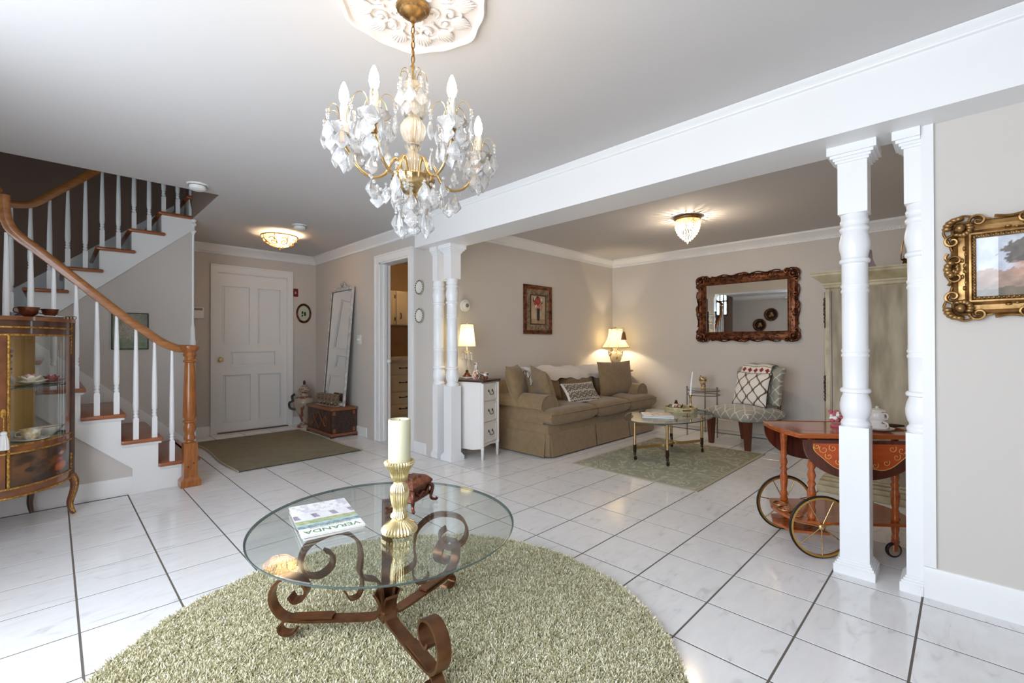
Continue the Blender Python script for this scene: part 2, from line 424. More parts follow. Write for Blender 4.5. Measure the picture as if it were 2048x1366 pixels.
# window frames; daylight enters only by the left wall and landing ones
def window_x(name, x, y0, y1, z0, z1):
    f = MB()
    for yy in np.linspace(y0, y1, 4): f.box(x-.03, x+.03, yy-.02, yy+.02, z0, z1)
    for zz in (z0, (z0+z1)/2, z1): f.box(x-.03, x+.03, y0, y1, zz-.02, zz+.02)
    struct(name, f, m_white)
def window_y(name, y, x0, x1, z0, z1):
    f = MB()
    for xx in np.linspace(x0, x1, 4): f.box(xx-.02, xx+.02, y-.03, y+.03, z0, z1)
    for zz in (z0, (z0+z1)/2, z1): f.box(x0, x1, y-.03, y+.03, zz-.02, zz+.02)
    struct(name, f, m_white)
window_x('window_1', -.98, -.25, 2.8, .5, 2.2); window_y('added_window_back', -2.56, -.4, 2.2, .45, 2.25); window_y('added_window_living', .11, 2.98, 4.0, .6, 2.05)  # the back and living frames are added, set in walls without openings
window_x('window_4', -1.58, 4.82, 5.12, 1.95, 2.75); obj('pane', MB().box(-1.602, -1.598, 4.82, 5.12, 1.95, 2.75), thin_glass('teal_glass', (222, 240, 238)), bpy.data.objects['window_4'], 0)

# ------------------------------------------------------------------ entry door
d0, d1, dz, dy = 1.469, 2.298, 2.045, 6.735
lb = MB()
pans = [(1.52, 1.845, 1.13, 1.89), (1.93, 2.225, 1.13, 1.89), (1.615, 2.16, .845, 1.045), (1.535, 1.855, .12, .745), (1.935, 2.225, .12, .745)]
lb.box(d0, d1, dy+.022, dy+.05, .012, dz)
# stiles and rails proud of the recessed panels
xs = [d0, d1]
def fill(z0, z1, holes):
    x = d0
    for a, b2 in holes: lb.box(x, a, dy, dy+.022, z0, z1); x = b2
    lb.box(x, d1, dy, dy+.022, z0, z1)
fill(.012, .12, []); fill(.12, .745, [(1.535, 1.855), (1.935, 2.225)]); fill(.745, .845, []); fill(.845, 1.045, [(1.615, 2.16)]); fill(1.045, 1.13, []); fill(1.13, 1.89, [(1.52, 1.845), (1.93, 2.225)]); fill(1.89, dz, [])
door = struct('door_1', lb, m_white, 0)
for a, b2, z0, z1 in pans:
    p = MB().box(a+.03, b2-.03, dy+.010, dy+.022, z0+.03, z1-.03)
    for q in ((a, a+.009, z0, z1), (b2-.009, b2, z0, z1), (a+.009, b2-.009, z0, z0+.009), (a+.009, b2-.009, z1-.009, z1)): p.box(q[0], q[1], dy-.006, dy+.02, q[2], q[3])
    obj('panel', p, m_white, door, 0)
kb = MB().lathe([(.03, 0), (.032, .004), (.012, .01), (.012, .03), (.026, .04), (.03, .052), (.022, .064), (0, .066)], 20); kb.tf(T(1.497, dy, .94) @ RX(PI/2))
obj('door_knob', kb, m_brass, door)
ct = MB()
for a, b2 in ((1.388, 1.462), (2.303, 2.375)): ct.box(a, b2, 6.702, 6.719, 0, 2.058).box(a if a < 2 else b2-.02, a+.02 if a < 2 else b2, 6.692, 6.702, 0, 2.128)
ct.box(1.388, 2.375, 6.702, 6.719, 2.058, 2.13).box(1.388, 2.375, 6.692, 6.719, 2.13, 2.15)
ct.box(1.455, 1.469, 6.715, 6.76, 0, 2.06).box(2.298, 2.31, 6.715, 6.76, 0, 2.06).box(1.455, 2.31, 6.715, 6.76, 2.047, 2.06)
struct('trim_12', ct, m_white, 0)
struct('trim_13', MB().box(1.46, 2.31, 6.69, 6.80, 0, .011), m_walnut)

# ------------------------------------------------------------------ baseboard heater on mirror wall
h = thing('baseboard_heater', 'long cream metal baseboard heater along the wall below the carved mirror', 'heater', (5.97, 2.0, 0))
obj('casing', MB().sweep([(.045, .0), (.045, .2), (.0, .2), (-.05, .165), (-.05, .045), (-.03, .03), (-.03, .0)], (0, -1.3, .008), (0, 1.7, .008), (1, 0, 0)), M('heater_enamel', (205, 196, 184), .45), h)
for yy in (-.5, .3, 1.1): obj('joint_strip', MB().box(-.053, -.049, yy, yy+.012, .05, .168), M('heater_enamel'), h)

# ------------------------------------------------------------------ columns
def column(label, cx, cy, half=None, wb=.165, dx=(0, 0)):
    t = thing('column', label, 'column', (cx, cy, 0), 0, 'white turned columns under the beam')
    # half: '+y' keeps only part nearer -y etc -> (ymin, ymax) clip in local y
    y0, y1 = half if half else (-9, 9)
    def bx(w, z0, z1, mb): return mb.box(-w/2, w/2, max(-w/2, y0), min(w/2, y1), z0, z1)
    b = MB(); 
    for w_, z0, z1 in ((wb, 0, .042), (wb-.012, .042, .052), (wb-.026, .052, .062), (wb-.038, .062, .072)): bx(w_, z0, z1, b)
    obj('plinth', b, m_white2, t)
    obj('lower_block', bx(.118, .072, .72, MB()), m_white2, t)
    r = .055
    prof = [(.056, .72), (.060, .725), (.062, .735), (.058, .745), (.052, .752), (.052, .762), (.057, .77), (.064, .80), (.065, .825), (.060, .855), (.052, .878), (.052, .884), (.062, .888), (.064, .897), (.060, .906), (.052, .91), (.053, .95),
            (.054, 1.06), (.057, 1.064), (.058, 1.072), (.054, 1.08), (.054, 1.084), (.057, 1.088), (.058, 1.096), (.054, 1.104), (.054, 1.38), (.057, 1.385), (.058, 1.392), (.054, 1.40), (.054, 1.406), (.057, 1.41), (.058, 1.418), (.054, 1.425),
            (.054, 1.525), (.062, 1.53), (.064, 1.54), (.060, 1.548), (.054, 1.553), (.056, 1.57), (.064, 1.605), (.064, 1.63), (.057, 1.668), (.053, 1.68), (.060, 1.688), (.062, 1.70), (.056, 1.71), (.052, 1.715), (.058, 1.725), (.060, 1.737), (.055, 1.748), (.056, 1.775)]
    s = MB().lathe(prof, 28)
    if half: s.v = [(x, max(y0, min(y1, y)), z) for x, y, z in s.v]
    obj('turned_shaft', s, m_white2, t, 50)
    obj('upper_block', bx(.118, 1.77, 2.03, MB()), m_white2, t)
    cpt = MB()
    for w_, z0, z1 in ((.135, 2.022, 2.034), (.15, 2.034, 2.046), (.172, 2.046, 2.06), (.196, 2.06, 2.10)): bx(w_, z0, z1, cpt)
    obj('capital', cpt, m_white2, t)
    return t
column('tall white turned wooden post with stepped plinth in front of the bar cart', 2.815, .389)
column('narrow white turned half post fixed to the end of the bluish right wall', 2.815, .1375, (0, 9))
column('white turned wooden post standing beside the tall white nightstand', 2.765, 3.575)
column('white turned half post fixed to the wall beside the two hanging plates', 2.765, 3.80, (-.09, .02))
# ------------------------------------------------------------------ staircase
st = thing('staircase', 'U shaped white staircase with oak treads, turned white balusters and pine handrail', 'staircase', (0, 0, 0))
RISE, RUN = .205, .2225
def ty(n): return RISE*n
lowx = lambda n: .835-RUN*(n-1)           # nosing x of lower tread n (faces +X)
upx = lambda n: -.183+RUN*(n-1)           # nosing x of upper tread n (faces -X)
upz = lambda n: 1.605+.2025*(n-1)
YN, YM, YF = 4.49, 5.50, 6.45
def tread(x0, x1, y0, y1, z, name='tread'):
    b = MB().rbox(x0, x1, y0, y1, z-.03, z, .011, 2); obj(name, b, m_oak, st)
for n in range(1, 7):
    xr = lowx(n); z = ty(n)
    tread(xr-RUN-.03, xr, YN-.035, YM-.015, z)
    obj('riser', MB().box(xr-.04, xr-.028, YN+.02, YM-.015, z-RISE, z-.03), m_oak if n < 4 else m_white, st)
obj('landing', MB().box(-1.5, lowx(7)+.0, YN, YF, 1.37, 1.40), m_oak, st); obj('landing_riser', MB().box(lowx(7)-.03, lowx(7)-.02, YN, YM, 1.23, 1.37), m_white, st)
# lower stringer (stepped, white)
poly = [(.80, 0)]
for n in range(1, 7): poly += [(lowx(n)-.03, ty(n)-.03), (lowx(n)-.03-RUN, ty(n)-.03)]
poly += [(-.58, 1.23), (-.58, 1.10), (.427, .19), (.427, 0)]
obj('stringer', MB().prism(poly, 'y', YN, YN+.025), m_white, st, 0)
for n in range(1, 7): obj('nosing_moulding', MB().box(lowx(n)-RUN-.02, lowx(n)-.012, YN-.016, YN, ty(n)-.046, ty(n)-.03), m_white, st)
struct('wall_under_stairs', MB().prism([(.43, 0), (.43, .20), (-.58, 1.115), (-1.5, 1.115), (-1.5, 0)], 'y', YN+.012, YN+.06), m_wall, 0)
base('baseboard_stairs', (-1.0, YN+.012, 0), (.427, YN+.012, 0), (0, -1, 0), 1.2)
# upper flight
for n in range(1, 8):
    xl = upx(n); z = upz(n)
    tread(xl, xl+RUN+.055, YM-.035, YF-.002, z)
    obj('riser', MB().box(xl+.028, xl+.04, YM+.02, YF-.002, z-.2025, z-.03), m_white, st)
poly = [(upx(1)+.03, 1.37)]
for n in range(1, 7): poly += [(upx(n)+.03, upz(n)-.03), (upx(n+1)+.03 if n < 6 else .99, upz(n)-.03)]
poly = [p for p in poly if p[0] < .99]+[(.99, 2.385), (.99, 2.283), (-.45, .97+.005), (-.45, 1.37)]
obj('stringer', MB().prism(poly, 'y', YM, YM+.025), m_white, st, 0)
sl = (2.283-.975)/(.99+.45)
obj('stringer_moulding', MB().prism([(.99, 2.283), (.99, 2.30), (-.45, .992), (-.45, .975)], 'y', YM-.012, YM), m_white, st, 0)
struct('wall_under_upper_flight', MB().prism([(.985, 0), (.985, 2.30), (-.45, .99), (-1.5, .99), (-1.5, 0)], 'y', YM+.012, YM+.06), m_wall, 0)
wall_x('wall_closet_end', .945, .985, YM+.06, 6.72, 0, CEIL)
# skirt board climbing along the inner wall, and far skirt
obj('skirt_board', MB().prism([(.985, 0), (.985, .14), (.93, .20), (-.5, 1.52), (-.5, 1.2), (.80, 0)], 'y', YM-.014, YM+.012), m_white, st, 0)
obj('skirt_board', MB().prism([(upx(1)-.1, 1.40), (upx(1)-.1, 1.66), (1.0, 2.75), (1.0, 2.5)], 'y', YF-.012, YF-.001), m_white, st, 0)
# balusters
def bal_mesh(h):
    b = MB(); q = .0165
    b.box(-q, q, -q, q, 0, .155); b.add([(-q,-q,.155),(q,-q,.155),(q,q,.155),(-q,q,.155),(-.008,-.008,.172),(.008,-.008,.172),(.008,.008,.172),(-.008,.008,.172)], [(0,1,5,4),(1,2,6,5),(2,3,7,6),(3,0,4,7)])
    b.lathe([(.011, .165), (.016, .172), (.017, .18), (.012, .187), (.012, .192), (.016, .198), (.016, .203), (.012, .21), (.017, .222), (.0185, .26), (.0165, .26+(h-.26)*.4), (.012, .26+(h-.26)*.8), (.0105, h)], 12)
    return b.mesh('baluster', m_white2, 50)
_bc = {}
def baluster(x, y, z, h):
    k = round(h, 2)
    if k not in _bc: _bc[k] = bal_mesh(k)
    link('baluster', _bc[k], st, T(x, y, z))
RAILB = [(-.30, 1.93), (-.248, 1.888), (-.215, 1.853), (-.096, 1.754), (.106, 1.552), (.349, 1.317), (.469, 1.215), (.58, 1.126), (.685, 1.078), (.82, 1.07)]
def interp(tab, x):
    for (a, b), (c_, d_) in zip(tab, tab[1:]):
        if a <= x <= c_: return b+(d_-b)*(x-a)/(c_-a)
    return tab[0][1] if x < tab[0][0] else tab[-1][1]
YB = YN+.005
for x, n in ((.67, 1), (.559, 2), (.446, 2), (.334, 3), (.225, 3), (.115, 4), (.002, 4), (-.108, 5), (-.22, 5), (-.33, 6)):
    baluster(x, YB, ty(n), interp(RAILB, x)-ty(n)+.012 if x > -.25 else .75)
URAILB = [(-.279, 2.251), (-.133, 2.272), (-.024, 2.358), (.201, 2.585), (.291, 2.675), (1.2, 3.58)]
for n in range(1, 8):
    for k in (0, 1):
        x = upx(n)+.047+.112*k; baluster(x, YM+.03, upz(n), interp(URAILB, x)-upz(n)+.012)
for x in (-.245, -.36): baluster(x, YM+.03, 1.40, .862)
# handrails
RS = [(-.024, 0), (.024, 0), (.026, .016), (.031, .026), (.031, .042), (.022, .056), (0, .062), (-.022, .056), (-.031, .042), (-.031, .026), (-.026, .016)]
def rail(path, y, name='handrail'):
    P = smoothpath([(x, y, z) for x, z in path], 5); b = MB(); vs = []; fs = []; k = len(RS)
    for i, p in enumerate(P):
        t_ = (P[min(i+1, len(P)-1)]-P[max(i-1, 0)]).normalized(); nn = Vector((0, 1, 0)).cross(t_).normalized()
        if nn.z < 0 or (abs(nn.z) < .05 and nn.x < 0): nn = -nn
        for a, c_ in RS: vs.append(p+Vector((0, 1, 0))*a+nn*c_)
    for i in range(len(P)-1):
        for a in range(k): fs.append((i*k+a, i*k+(a+1) % k, (i+1)*k+(a+1) % k, (i+1)*k+a))
    fs += [tuple(range(k)), tuple((len(P)-1)*k+a for a in range(k))]
    obj(name, b.add(vs, fs), m_rail, st, 50)
rail([(.80, 1.068), (.74, 1.069), (.685, 1.075), (.58, 1.13), (.469, 1.222), (.349, 1.325), (.106, 1.56), (-.096, 1.755), (-.17, 1.82), (-.225, 1.885), (-.252, 1.96), (-.262, 2.04), (-.265, 2.12)], YB)
rail([(-.40, 2.26), (-.33, 2.253), (-.279, 2.251), (-.20, 2.255), (-.133, 2.272), (-.085, 2.30), (-.024, 2.358), (.201, 2.585), (.291, 2.675), (.6, 2.985), (1.15, 3.53)], YM+.03)
obj('rail_turn', MB().tube(smoothpath([(-.265, YB, 2.14), (-.30, YB+.05, 2.21), (-.37, YB+.25, 2.27), (-.42, (YB+YM)/2, 2.28), (-.42, YM-.1, 2.275), (-.40, YM+.03, 2.285)], 5), .03, 10), m_rail, st)
# newel post
nx, ny = .775, 4.425
b = MB()
b.box(nx-.068, nx+.068, ny-.06, ny+.06, 0, .05); b.add([(nx-.068,ny-.06,.05),(nx+.068,ny-.06,.05),(nx+.068,ny+.06,.05),(nx-.068,ny+.06,.05),(nx-.046,ny-.046,.075),(nx+.046,ny-.046,.075),(nx+.046,ny+.046,.075),(nx-.046,ny+.046,.075)], [(0,1,5,4),(1,2,6,5),(2,3,7,6),(3,0,4,7)])
b.box(nx-.046, nx+.046, ny-.046, ny+.046, .07, .345)
b.lathe([(.046, .345), (.030, .353), (.028, .362), (.040, .37), (.042, .385), (.034, .40), (.030, .42), (.042, .445), (.045, .47), (.034, .495), (.034, .505), (.048, .512), (.048, .522), (.036, .53), (.036, .54), (.047, .556), (.046, .60), (.037, .95), (.034, .985), (.046, .992), (.048, 1.003), (.036, 1.012), (.036, 1.03), (.048, 1.045), (.044, 1.06), (.040, 1.068), (.058, 1.09), (.063, 1.10), (.063, 1.118), (.055, 1.126), (0, 1.129)], 24, (nx, ny, 0))
obj('newel_post', b, m_newel, st, 40)
for q in ((nx-.018, .16), (nx+.02, .185)): obj('screw_plug', MB().sphere((q[0], ny-.046, q[1]), (.006, .003, .006)), m_walnut, st)
obj('first_tread_return', MB().rbox(nx+.02, .865, ny+.065, YM-.015, .175, .205, .011, 2), m_oak, st)
# turned white spindle covering the wall end behind the newel
b = MB().lathe([(.03, 0), (.03, .25), (.018, .27), (.026, .30), (.018, .33), (.024, .36), (.026, .9), (.018, 1.05), (.028, 1.08), (.018, 1.11), (.03, 1.14), (.022, 1.2), (.02, 1.3), (.012, 1.34), (.012, 2.24), (.02, 2.26), (.03, 2.275), (.016, 2.295), (.016, 2.32), (.03, 2.345), (.02, 2.365), (.03, 2.38), (.03, 2.39)], 16, (.99, YM+.02, 0))
obj('corner_spindle', b, m_white2, st, 50)

# ------------------------------------------------------------------ picture on the stair wall (faded watercolour under glass)
def canvas(u0, u1, z0, z1, fn, nu=60, nv=60):
    """flat painted panel in local XZ plane, facing -Y"""
    return MB().surf(lambda u, v: (lerp(u0, u1, u), 0, lerp(z0, z1, v)), nu, nv, fn)
def rect_frame(w, h, fw_, prof, mat, parent, name='frame'):
    """mitred frame in XZ plane facing -Y. prof [(inset 0..1, depth)]"""
    b = MB(); cs = [(-w/2, -h/2), (w/2, -h/2), (w/2, h/2), (-w/2, h/2)]; n = len(prof); vs = []; fs = []
    for (x, z) in cs:
        sx, sz = (1 if x < 0 else -1), (1 if z < 0 else -1)
        for i_, d_ in prof: vs.append((x+sx*i_*fw_, -d_, z+sz*i_*fw_))
    for k in range(4):
        k2 = (k+1) % 4
        for i in range(n):
            i2 = (i+1) % n; fs.append((k*n+i, k2*n+i, k2*n+i2, k*n+i2))
    b.add(vs, fs); return obj(name, b, mat, parent, 30)
SIMPLE = [(0, 0), (0, .016), (.5, .02), (1, .014), (1, 0)]
p = thing('picture', 'thin black framed pale floral print on the wall under the upper stairs', 'picture', (.505, YM+.011, 1.258))
rect_frame(.266, .34, .007, [(0, 0), (0, .014), (1, .014), (1, 0)], m_black, p)
def pic1(u, v):
    n = fbm(u*9, v*9); d = math.hypot((u-.45)*1.1, (v-.55)); base_ = mixc(S(120, 128, 108), S(168, 168, 150), n)
    if v < .2: base_ = mixc(S(110, 130, 104), S(150, 160, 138), n)
    f = sstep(.36, .2, d)*(.55+.45*math.sin(14*math.atan2(v-.5, u-.45)+30*d)); return mixc(base_, mixc(S(214, 202, 190), S(150, 132, 122), fbm(u*16, v*16)), f)
obj('print', canvas(-.128, .128, -.165, .165, pic1), m_vc, p).location = (0, -.006, 0)
# ------------------------------------------------------------------ chandelier and ceiling medallion
CX, CY = .937, 1.445
md = thing('ceiling_medallion', 'round white plaster ceiling medallion with scrolls and leaves around the chandelier', 'medallion', (CX, CY, CEIL))
m_plaster = M('plaster_white', (232, 226, 222), .7)
n = 96; vs = [(0, 0, -.004)]; fs = []
rr = lambda a: .272+.007*math.cos(6*a)+.004*math.cos(12*a+.6)
for k, (q, z) in enumerate(((.2, -.006), (.9, -.006), (.93, -.016), (.975, -.018), (1.0, -.010), (1.0, -.001))):
    for i in range(n): a = 2*PI*i/n; vs.append((rr(a)*q*math.cos(a), rr(a)*q*math.sin(a), z))
for i in range(n):
    fs.append((0, 1+i, 1+(i+1) % n))
    for k in range(5): fs.append((1+k*n+i, 1+k*n+(i+1) % n, 1+(k+1)*n+(i+1) % n, 1+(k+1)*n+i))
obj('disc', MB().add(vs, fs), m_plaster, md, 40)
s1 = MB().tube([(x, y, -.012) for x, y in spiral((.135, .045), .012, .05, 5.5, -2.2, 26)], [lerp(.008, .0045, i/26) for i in range(27)], 6)
s1.sphere((.135, .045, -.012), (.014, .014, .01)); m_scroll = s1.mesh('scroll', m_plaster, 60)
s2 = MB()
for k in range(-3, 4):
    a = k*.16; L_ = .085-.008*abs(k)
    s2.tube([(.15+t_*L_*math.cos(a), t_*L_*math.sin(a)+.004*k*math.sin(PI*t_), -.012) for t_ in np.linspace(0, 1, 7)], [.004, .007, .008, .008, .007, .005, .002], 6)
m_leafspray = s2.mesh('leaf_spray', m_plaster, 60)
s3 = MB().tube([(x, y, -.01) for x, y in spiral((.075, 0), .008, .028, 0, 7, 18)], .0045, 6); m_small = s3.mesh('inner_scroll', m_plaster, 60)
for k in range(6):
    a = 2*PI*k/6+.25
    link('scroll', m_scroll, md, RZ(a)); link('scroll', m_scroll, md, RZ(a) @ Matrix.Scale(-1, 4, (0, 1, 0)))
    link('leaf_spray', m_leafspray, md, RZ(a+PI/6)); link('leaf_spray', m_leafspray, md, RZ(a)); link('inner_scroll', m_small, md, RZ(a+PI/6))

ch = thing('chandelier', 'brass and crystal chandelier with lit candle bulbs hanging above the round glass table', 'chandelier', (CX, CY, CEIL))
zz = lambda z: z-CEIL
obj('canopy', MB().lathe([(.062, -.018), (.060, -.026), (.048, -.032), (.046, -.040), (.03, -.052), (.012, -.058), (.010, -.07), (0, -.072)], 40, ripple=(20, .02)), m_gold, ch)
# chain
lk = MB().tube([(.0065*math.cos(a), 0, .016*math.sin(a)) for a in np.linspace(0, 2*PI, 15)[:-1]], .0018, 6, True).mesh('chain_link', m_darkbrass, 60)
for k in range(7): link('chain_link', lk, ch, T(0, 0, -.075-.027*k) @ RZ(PI/2*(k % 2)+.4))
obj('cord', MB().tube([(.004*math.sin(k*1.3), .006*math.cos(k*1.1), -.06-.02*k) for k in range(11)], .0022, 6), M('gold_cord', (170, 130, 60), .6), ch)
# crystal central column
m_crystal2 = M('cut_crystal_column', (255, 250, 238), .08, trans=.75, ior=1.5)
obj('stem', MB().lathe([(.004, zz(2.15)), (.006, zz(2.09)), (.006, zz(1.72)), (.004, zz(1.68))], 10), m_brass, ch)
obj('top_dish', MB().lathe([(.008, zz(2.075)), (.03, zz(2.082)), (.036, zz(2.088)), (.036, zz(2.091)), (.008, zz(2.084))], 24, ripple=(8, .06)), m_crystal2, ch)
obj('column_upper', MB().lathe([(.010, zz(2.07)), (.018, zz(2.06)), (.013, zz(2.045)), (.018, zz(2.03)), (.021, zz(2.0)), (.022, zz(1.975)), (.018, zz(1.968)), (.030, zz(1.958)), (.044, zz(1.935)), (.045, zz(1.915)), (.036, zz(1.89)), (.025, zz(1.876)), (.018, zz(1.87))], 32, ripple=(16, .04)), m_crystal2, ch)
obj('column_cup', MB().lathe([(.018, zz(1.87)), (.03, zz(1.862)), (.024, zz(1.85)), (.017, zz(1.84)), (.022, zz(1.832)), (.036, zz(1.815)), (.041, zz(1.795)), (.036, zz(1.77)), (.024, zz(1.75))], 32, ripple=(16, .04)), m_crystal2, ch)
obj('bowl', MB().lathe([(.02, zz(1.752)), (.07, zz(1.748)), (.078, zz(1.742)), (.076, zz(1.73)), (.06, zz(1.705)), (.035, zz(1.69)), (.015, zz(1.684)), (.012, zz(1.67)), (.018, zz(1.66)), (.010, zz(1.65)), (0, zz(1.645))], 40, ripple=(20, .03)), m_brass, ch)
# crystal drops
def drop(L_=.066, W_=.026, D_=.010):
    prof = [(0, 0), (.28, -.10), (.72, -.34), (1.0, -.58), (.92, -.68), (.55, -.82), (.30, -.92), (0, -1)]
    vs = [(0, 0, 0)]; fs = []; n = 8
    for r, z in prof[1:-1]:
        for i in range(n):
            a = 2*PI*i/n; e = 1 if i % 2 == 0 else .8; vs.append((W_*r*e*math.cos(a), D_*r*math.sin(a)*(1.25 if i % 2 else 1), L_*z))
    vs.append((0, 0, -L_)); k = len(prof)-2
    for i in range(n):
        fs.append((0, 1+i, 1+(i+1) % n)); fs.append((len(vs)-1, 1+(k-1)*n+(i+1) % n, 1+(k-1)*n+i))
        for j_ in range(k-1): fs.append((1+j_*n+i, 1+(j_+1)*n+i, 1+(j_+1)*n+(i+1) % n, 1+j_*n+(i+1) % n))
    return MB().add(vs, fs).sphere((0, 0, .006), .0055, 6, 4)
m_drop = drop().mesh('crystal_drop', m_crystal, 0); m_drops = drop(.085, .018, .009).mesh('crystal_drop', m_crystal, 0)
arms = [-66, -29, 30, 98, 180]
# angle measured from the direction towards the room's near corner
A0 = math.atan2(-CY, -CX)
for q, deg in enumerate(arms):
    a = A0+math.radians(deg); MZ = RZ(a); RAD = .25
    path = smoothpath([(.045, 0, zz(1.745)), (.05, 0, zz(1.785)), (.068, 0, zz(1.802)), (.085, 0, zz(1.78)), (.105, 0, zz(1.74)), (.145, 0, zz(1.715)), (.19, 0, zz(1.728)), (.222, 0, zz(1.765)), (RAD, 0, zz(1.805))], 5)
    link('arm', MB().tube(path, .0058, 8).mesh('arm', m_brass, 60), ch, MZ)
    link('candle_cup', MB().lathe([(.009, zz(1.80)), (.012, zz(1.81)), (.011, zz(1.832)), (.016, zz(1.838))], 16, (RAD, 0, 0)).mesh('candle_cup', m_darkbrass), ch, MZ)
    link('bobeche', MB().lathe([(.010, zz(1.835)), (.03, zz(1.838)), (.05, zz(1.853)), (.053, zz(1.862)), (.045, zz(1.858)), (.02, zz(1.846)), (.011, zz(1.846))], 24, (RAD, 0, 0), ripple=(12, .05)).mesh('bobeche', m_crystal), ch, MZ)
    link('candle_sleeve', MB().lathe([(.0135, zz(1.845)), (.0135, zz(1.925)), (.012, zz(1.937)), (.008, zz(1.94))], 16, (RAD, 0, 0)).mesh('candle_sleeve', M('candle_sleeve', (250, 246, 236), .4)), ch, MZ)
    link('bulb', MB().lathe([(.007, zz(1.938)), (.013, zz(1.95)), (.0165, zz(1.966)), (.0145, zz(1.985)), (.008, zz(2.005)), (.003, zz(2.016)), (0, zz(2.018))], 16, (RAD, 0, 0)).mesh('bulb', M('lit_bulb', (255, 245, 225), .3, emit=((255, 226, 180), 55))), ch, MZ)
    for k in range(5):
        b_ = 2*PI*k/5+.5
        pts = [(RAD+rq*math.cos(b_), rq*math.sin(b_), zz(z)) for rq, z in ((.016, 1.86), (.02, 1.90), (.032, 1.922), (.052, 1.918), (.066, 1.895), (.07, 1.875))]
        link('wire_arc', MB().tube(smoothpath(pts, 3), .0013, 5).mesh('wire_arc', m_brass, 60), ch, MZ)
        bd = MB()
        for zb in (1.888, 1.874): bd.sphere((RAD+.07*math.cos(b_), .07*math.sin(b_), zz(zb)), .0066, 8, 5)
        o = link('bead_string', bd.mesh('bead_string', m_crystal, 0), ch, MZ); o['kind'] = 'stuff'
        link('crystal_drop', m_drop, ch, MZ @ T(RAD+.07*math.cos(b_), .07*math.sin(b_), zz(1.858)) @ RZ(b_+PI/2+.5*math.sin(7*k+q)))
    for k in range(6):
        b_ = 2*PI*k/6+.1
        link('crystal_drop', m_drop, ch, MZ @ T(RAD+.046*math.cos(b_), .046*math.sin(b_), zz(1.838)) @ RZ(b_+PI/2+.4*math.cos(5*k+q)))
    link('crystal_drop', m_drops, ch, MZ @ T(RAD, 0, zz(1.79)))
    for k in range(4):
        b_ = PI/2*k+.8+q; link('crystal_drop', m_drop, ch, MZ @ T(RAD+.03*math.cos(b_), .03*math.sin(b_), zz(1.79)) @ RZ(b_+PI/2))
    for rq, zt in ((.20, 1.80), (.155, 1.79)): link('crystal_drop', m_drop, ch, MZ @ RZ(.12*math.cos(9*rq+q)) @ T(rq, 0, zz(zt)) @ RZ(q*1.3))
    # swag of beads from bowl to arm and drops below it
    bd = MB()
    for t_ in np.linspace(0, 1, 12): bd.sphere((lerp(.075, .21, t_), .012*math.sin(PI*t_), zz(lerp(1.725, 1.745, t_)-.075*math.sin(PI*t_))), .0062, 7, 5)
    o = link('bead_string', bd.mesh('bead_string', m_crystal, 0), ch, MZ @ RZ(.25)); o['kind'] = 'stuff'
    for t_, zt in ((.10, 1.70), (.135, 1.675), (.165, 1.70)):
        link('crystal_drop', m_drop, ch, MZ @ RZ((t_-.13)*4) @ T(t_, 0, zz(zt)) @ RZ(q+t_*20))
for k in range(10):
    a = 2*PI*k/10+.2; rq = .078 if k % 2 else .05
    link('crystal_drop', m_drop, ch, RZ(a) @ T(rq, 0, zz(1.70 if k % 2 else 1.675)) @ RZ(PI/2+.5*math.sin(3*k)))
for k in range(8):
    a = 2*PI*k/8+.1; rq = .062
    bd = MB()
    for zb in np.linspace(1.70, 1.625, 6): bd.sphere((rq, 0, zz(zb)), .0058, 7, 5)
    o = link('bead_string', bd.mesh('bead_string', m_crystal, 0), ch, RZ(a)); o['kind'] = 'stuff'
    link('crystal_drop', m_drop if k % 2 else m_drops, ch, RZ(a) @ T(rq, 0, zz(1.61)) @ RZ(PI/2+.6*math.cos(k)))
for k in range(8):
    a = 2*PI*k/8
    pts = [(.012, 0, zz(2.085)), (.018, 0, zz(2.125)), (.03, 0, zz(2.142)), (.046, 0, zz(2.13)), (.053, 0, zz(2.10))]
    link('wire_arc', MB().tube(smoothpath(pts, 3), .0013, 5).mesh('wire_arc', m_brass, 60), ch, RZ(a))
    bd = MB().sphere((.053, 0, zz(2.094)), .0066, 8, 5).sphere((.053, 0, zz(2.08)), .0066, 8, 5)
    o = link('bead_string', bd.mesh('bead_string', m_crystal, 0), ch, RZ(a)); o['kind'] = 'stuff'
    link('crystal_drop', m_drop, ch, RZ(a) @ T(.053, 0, zz(2.06)) @ RZ(PI/2+.5*math.sin(2*k)))
    link('crystal_drop', m_drop, ch, RZ(a+.39) @ T(.036, 0, zz(2.03)) @ RZ(PI/2))
obj('crystal_ball', MB().sphere((0, 0, zz(1.552)), .020, 12, 8), m_crystal, ch, 0)
obj('ball_string', MB().tube([(0, 0, zz(1.65)), (0, 0, zz(1.57))], .0012, 5), m_brass, ch)
for a in (-.9, 1.9):
    obj('hanging_string', MB().tube([(.055*math.cos(a), .055*math.sin(a), zz(1.66)), (.055*math.cos(a), .055*math.sin(a), zz(1.60))], .001, 5), m_brass, ch)
    link('crystal_drop', m_drop, ch, T(.055*math.cos(a), .055*math.sin(a), zz(1.595)) @ RZ(-PI/4))

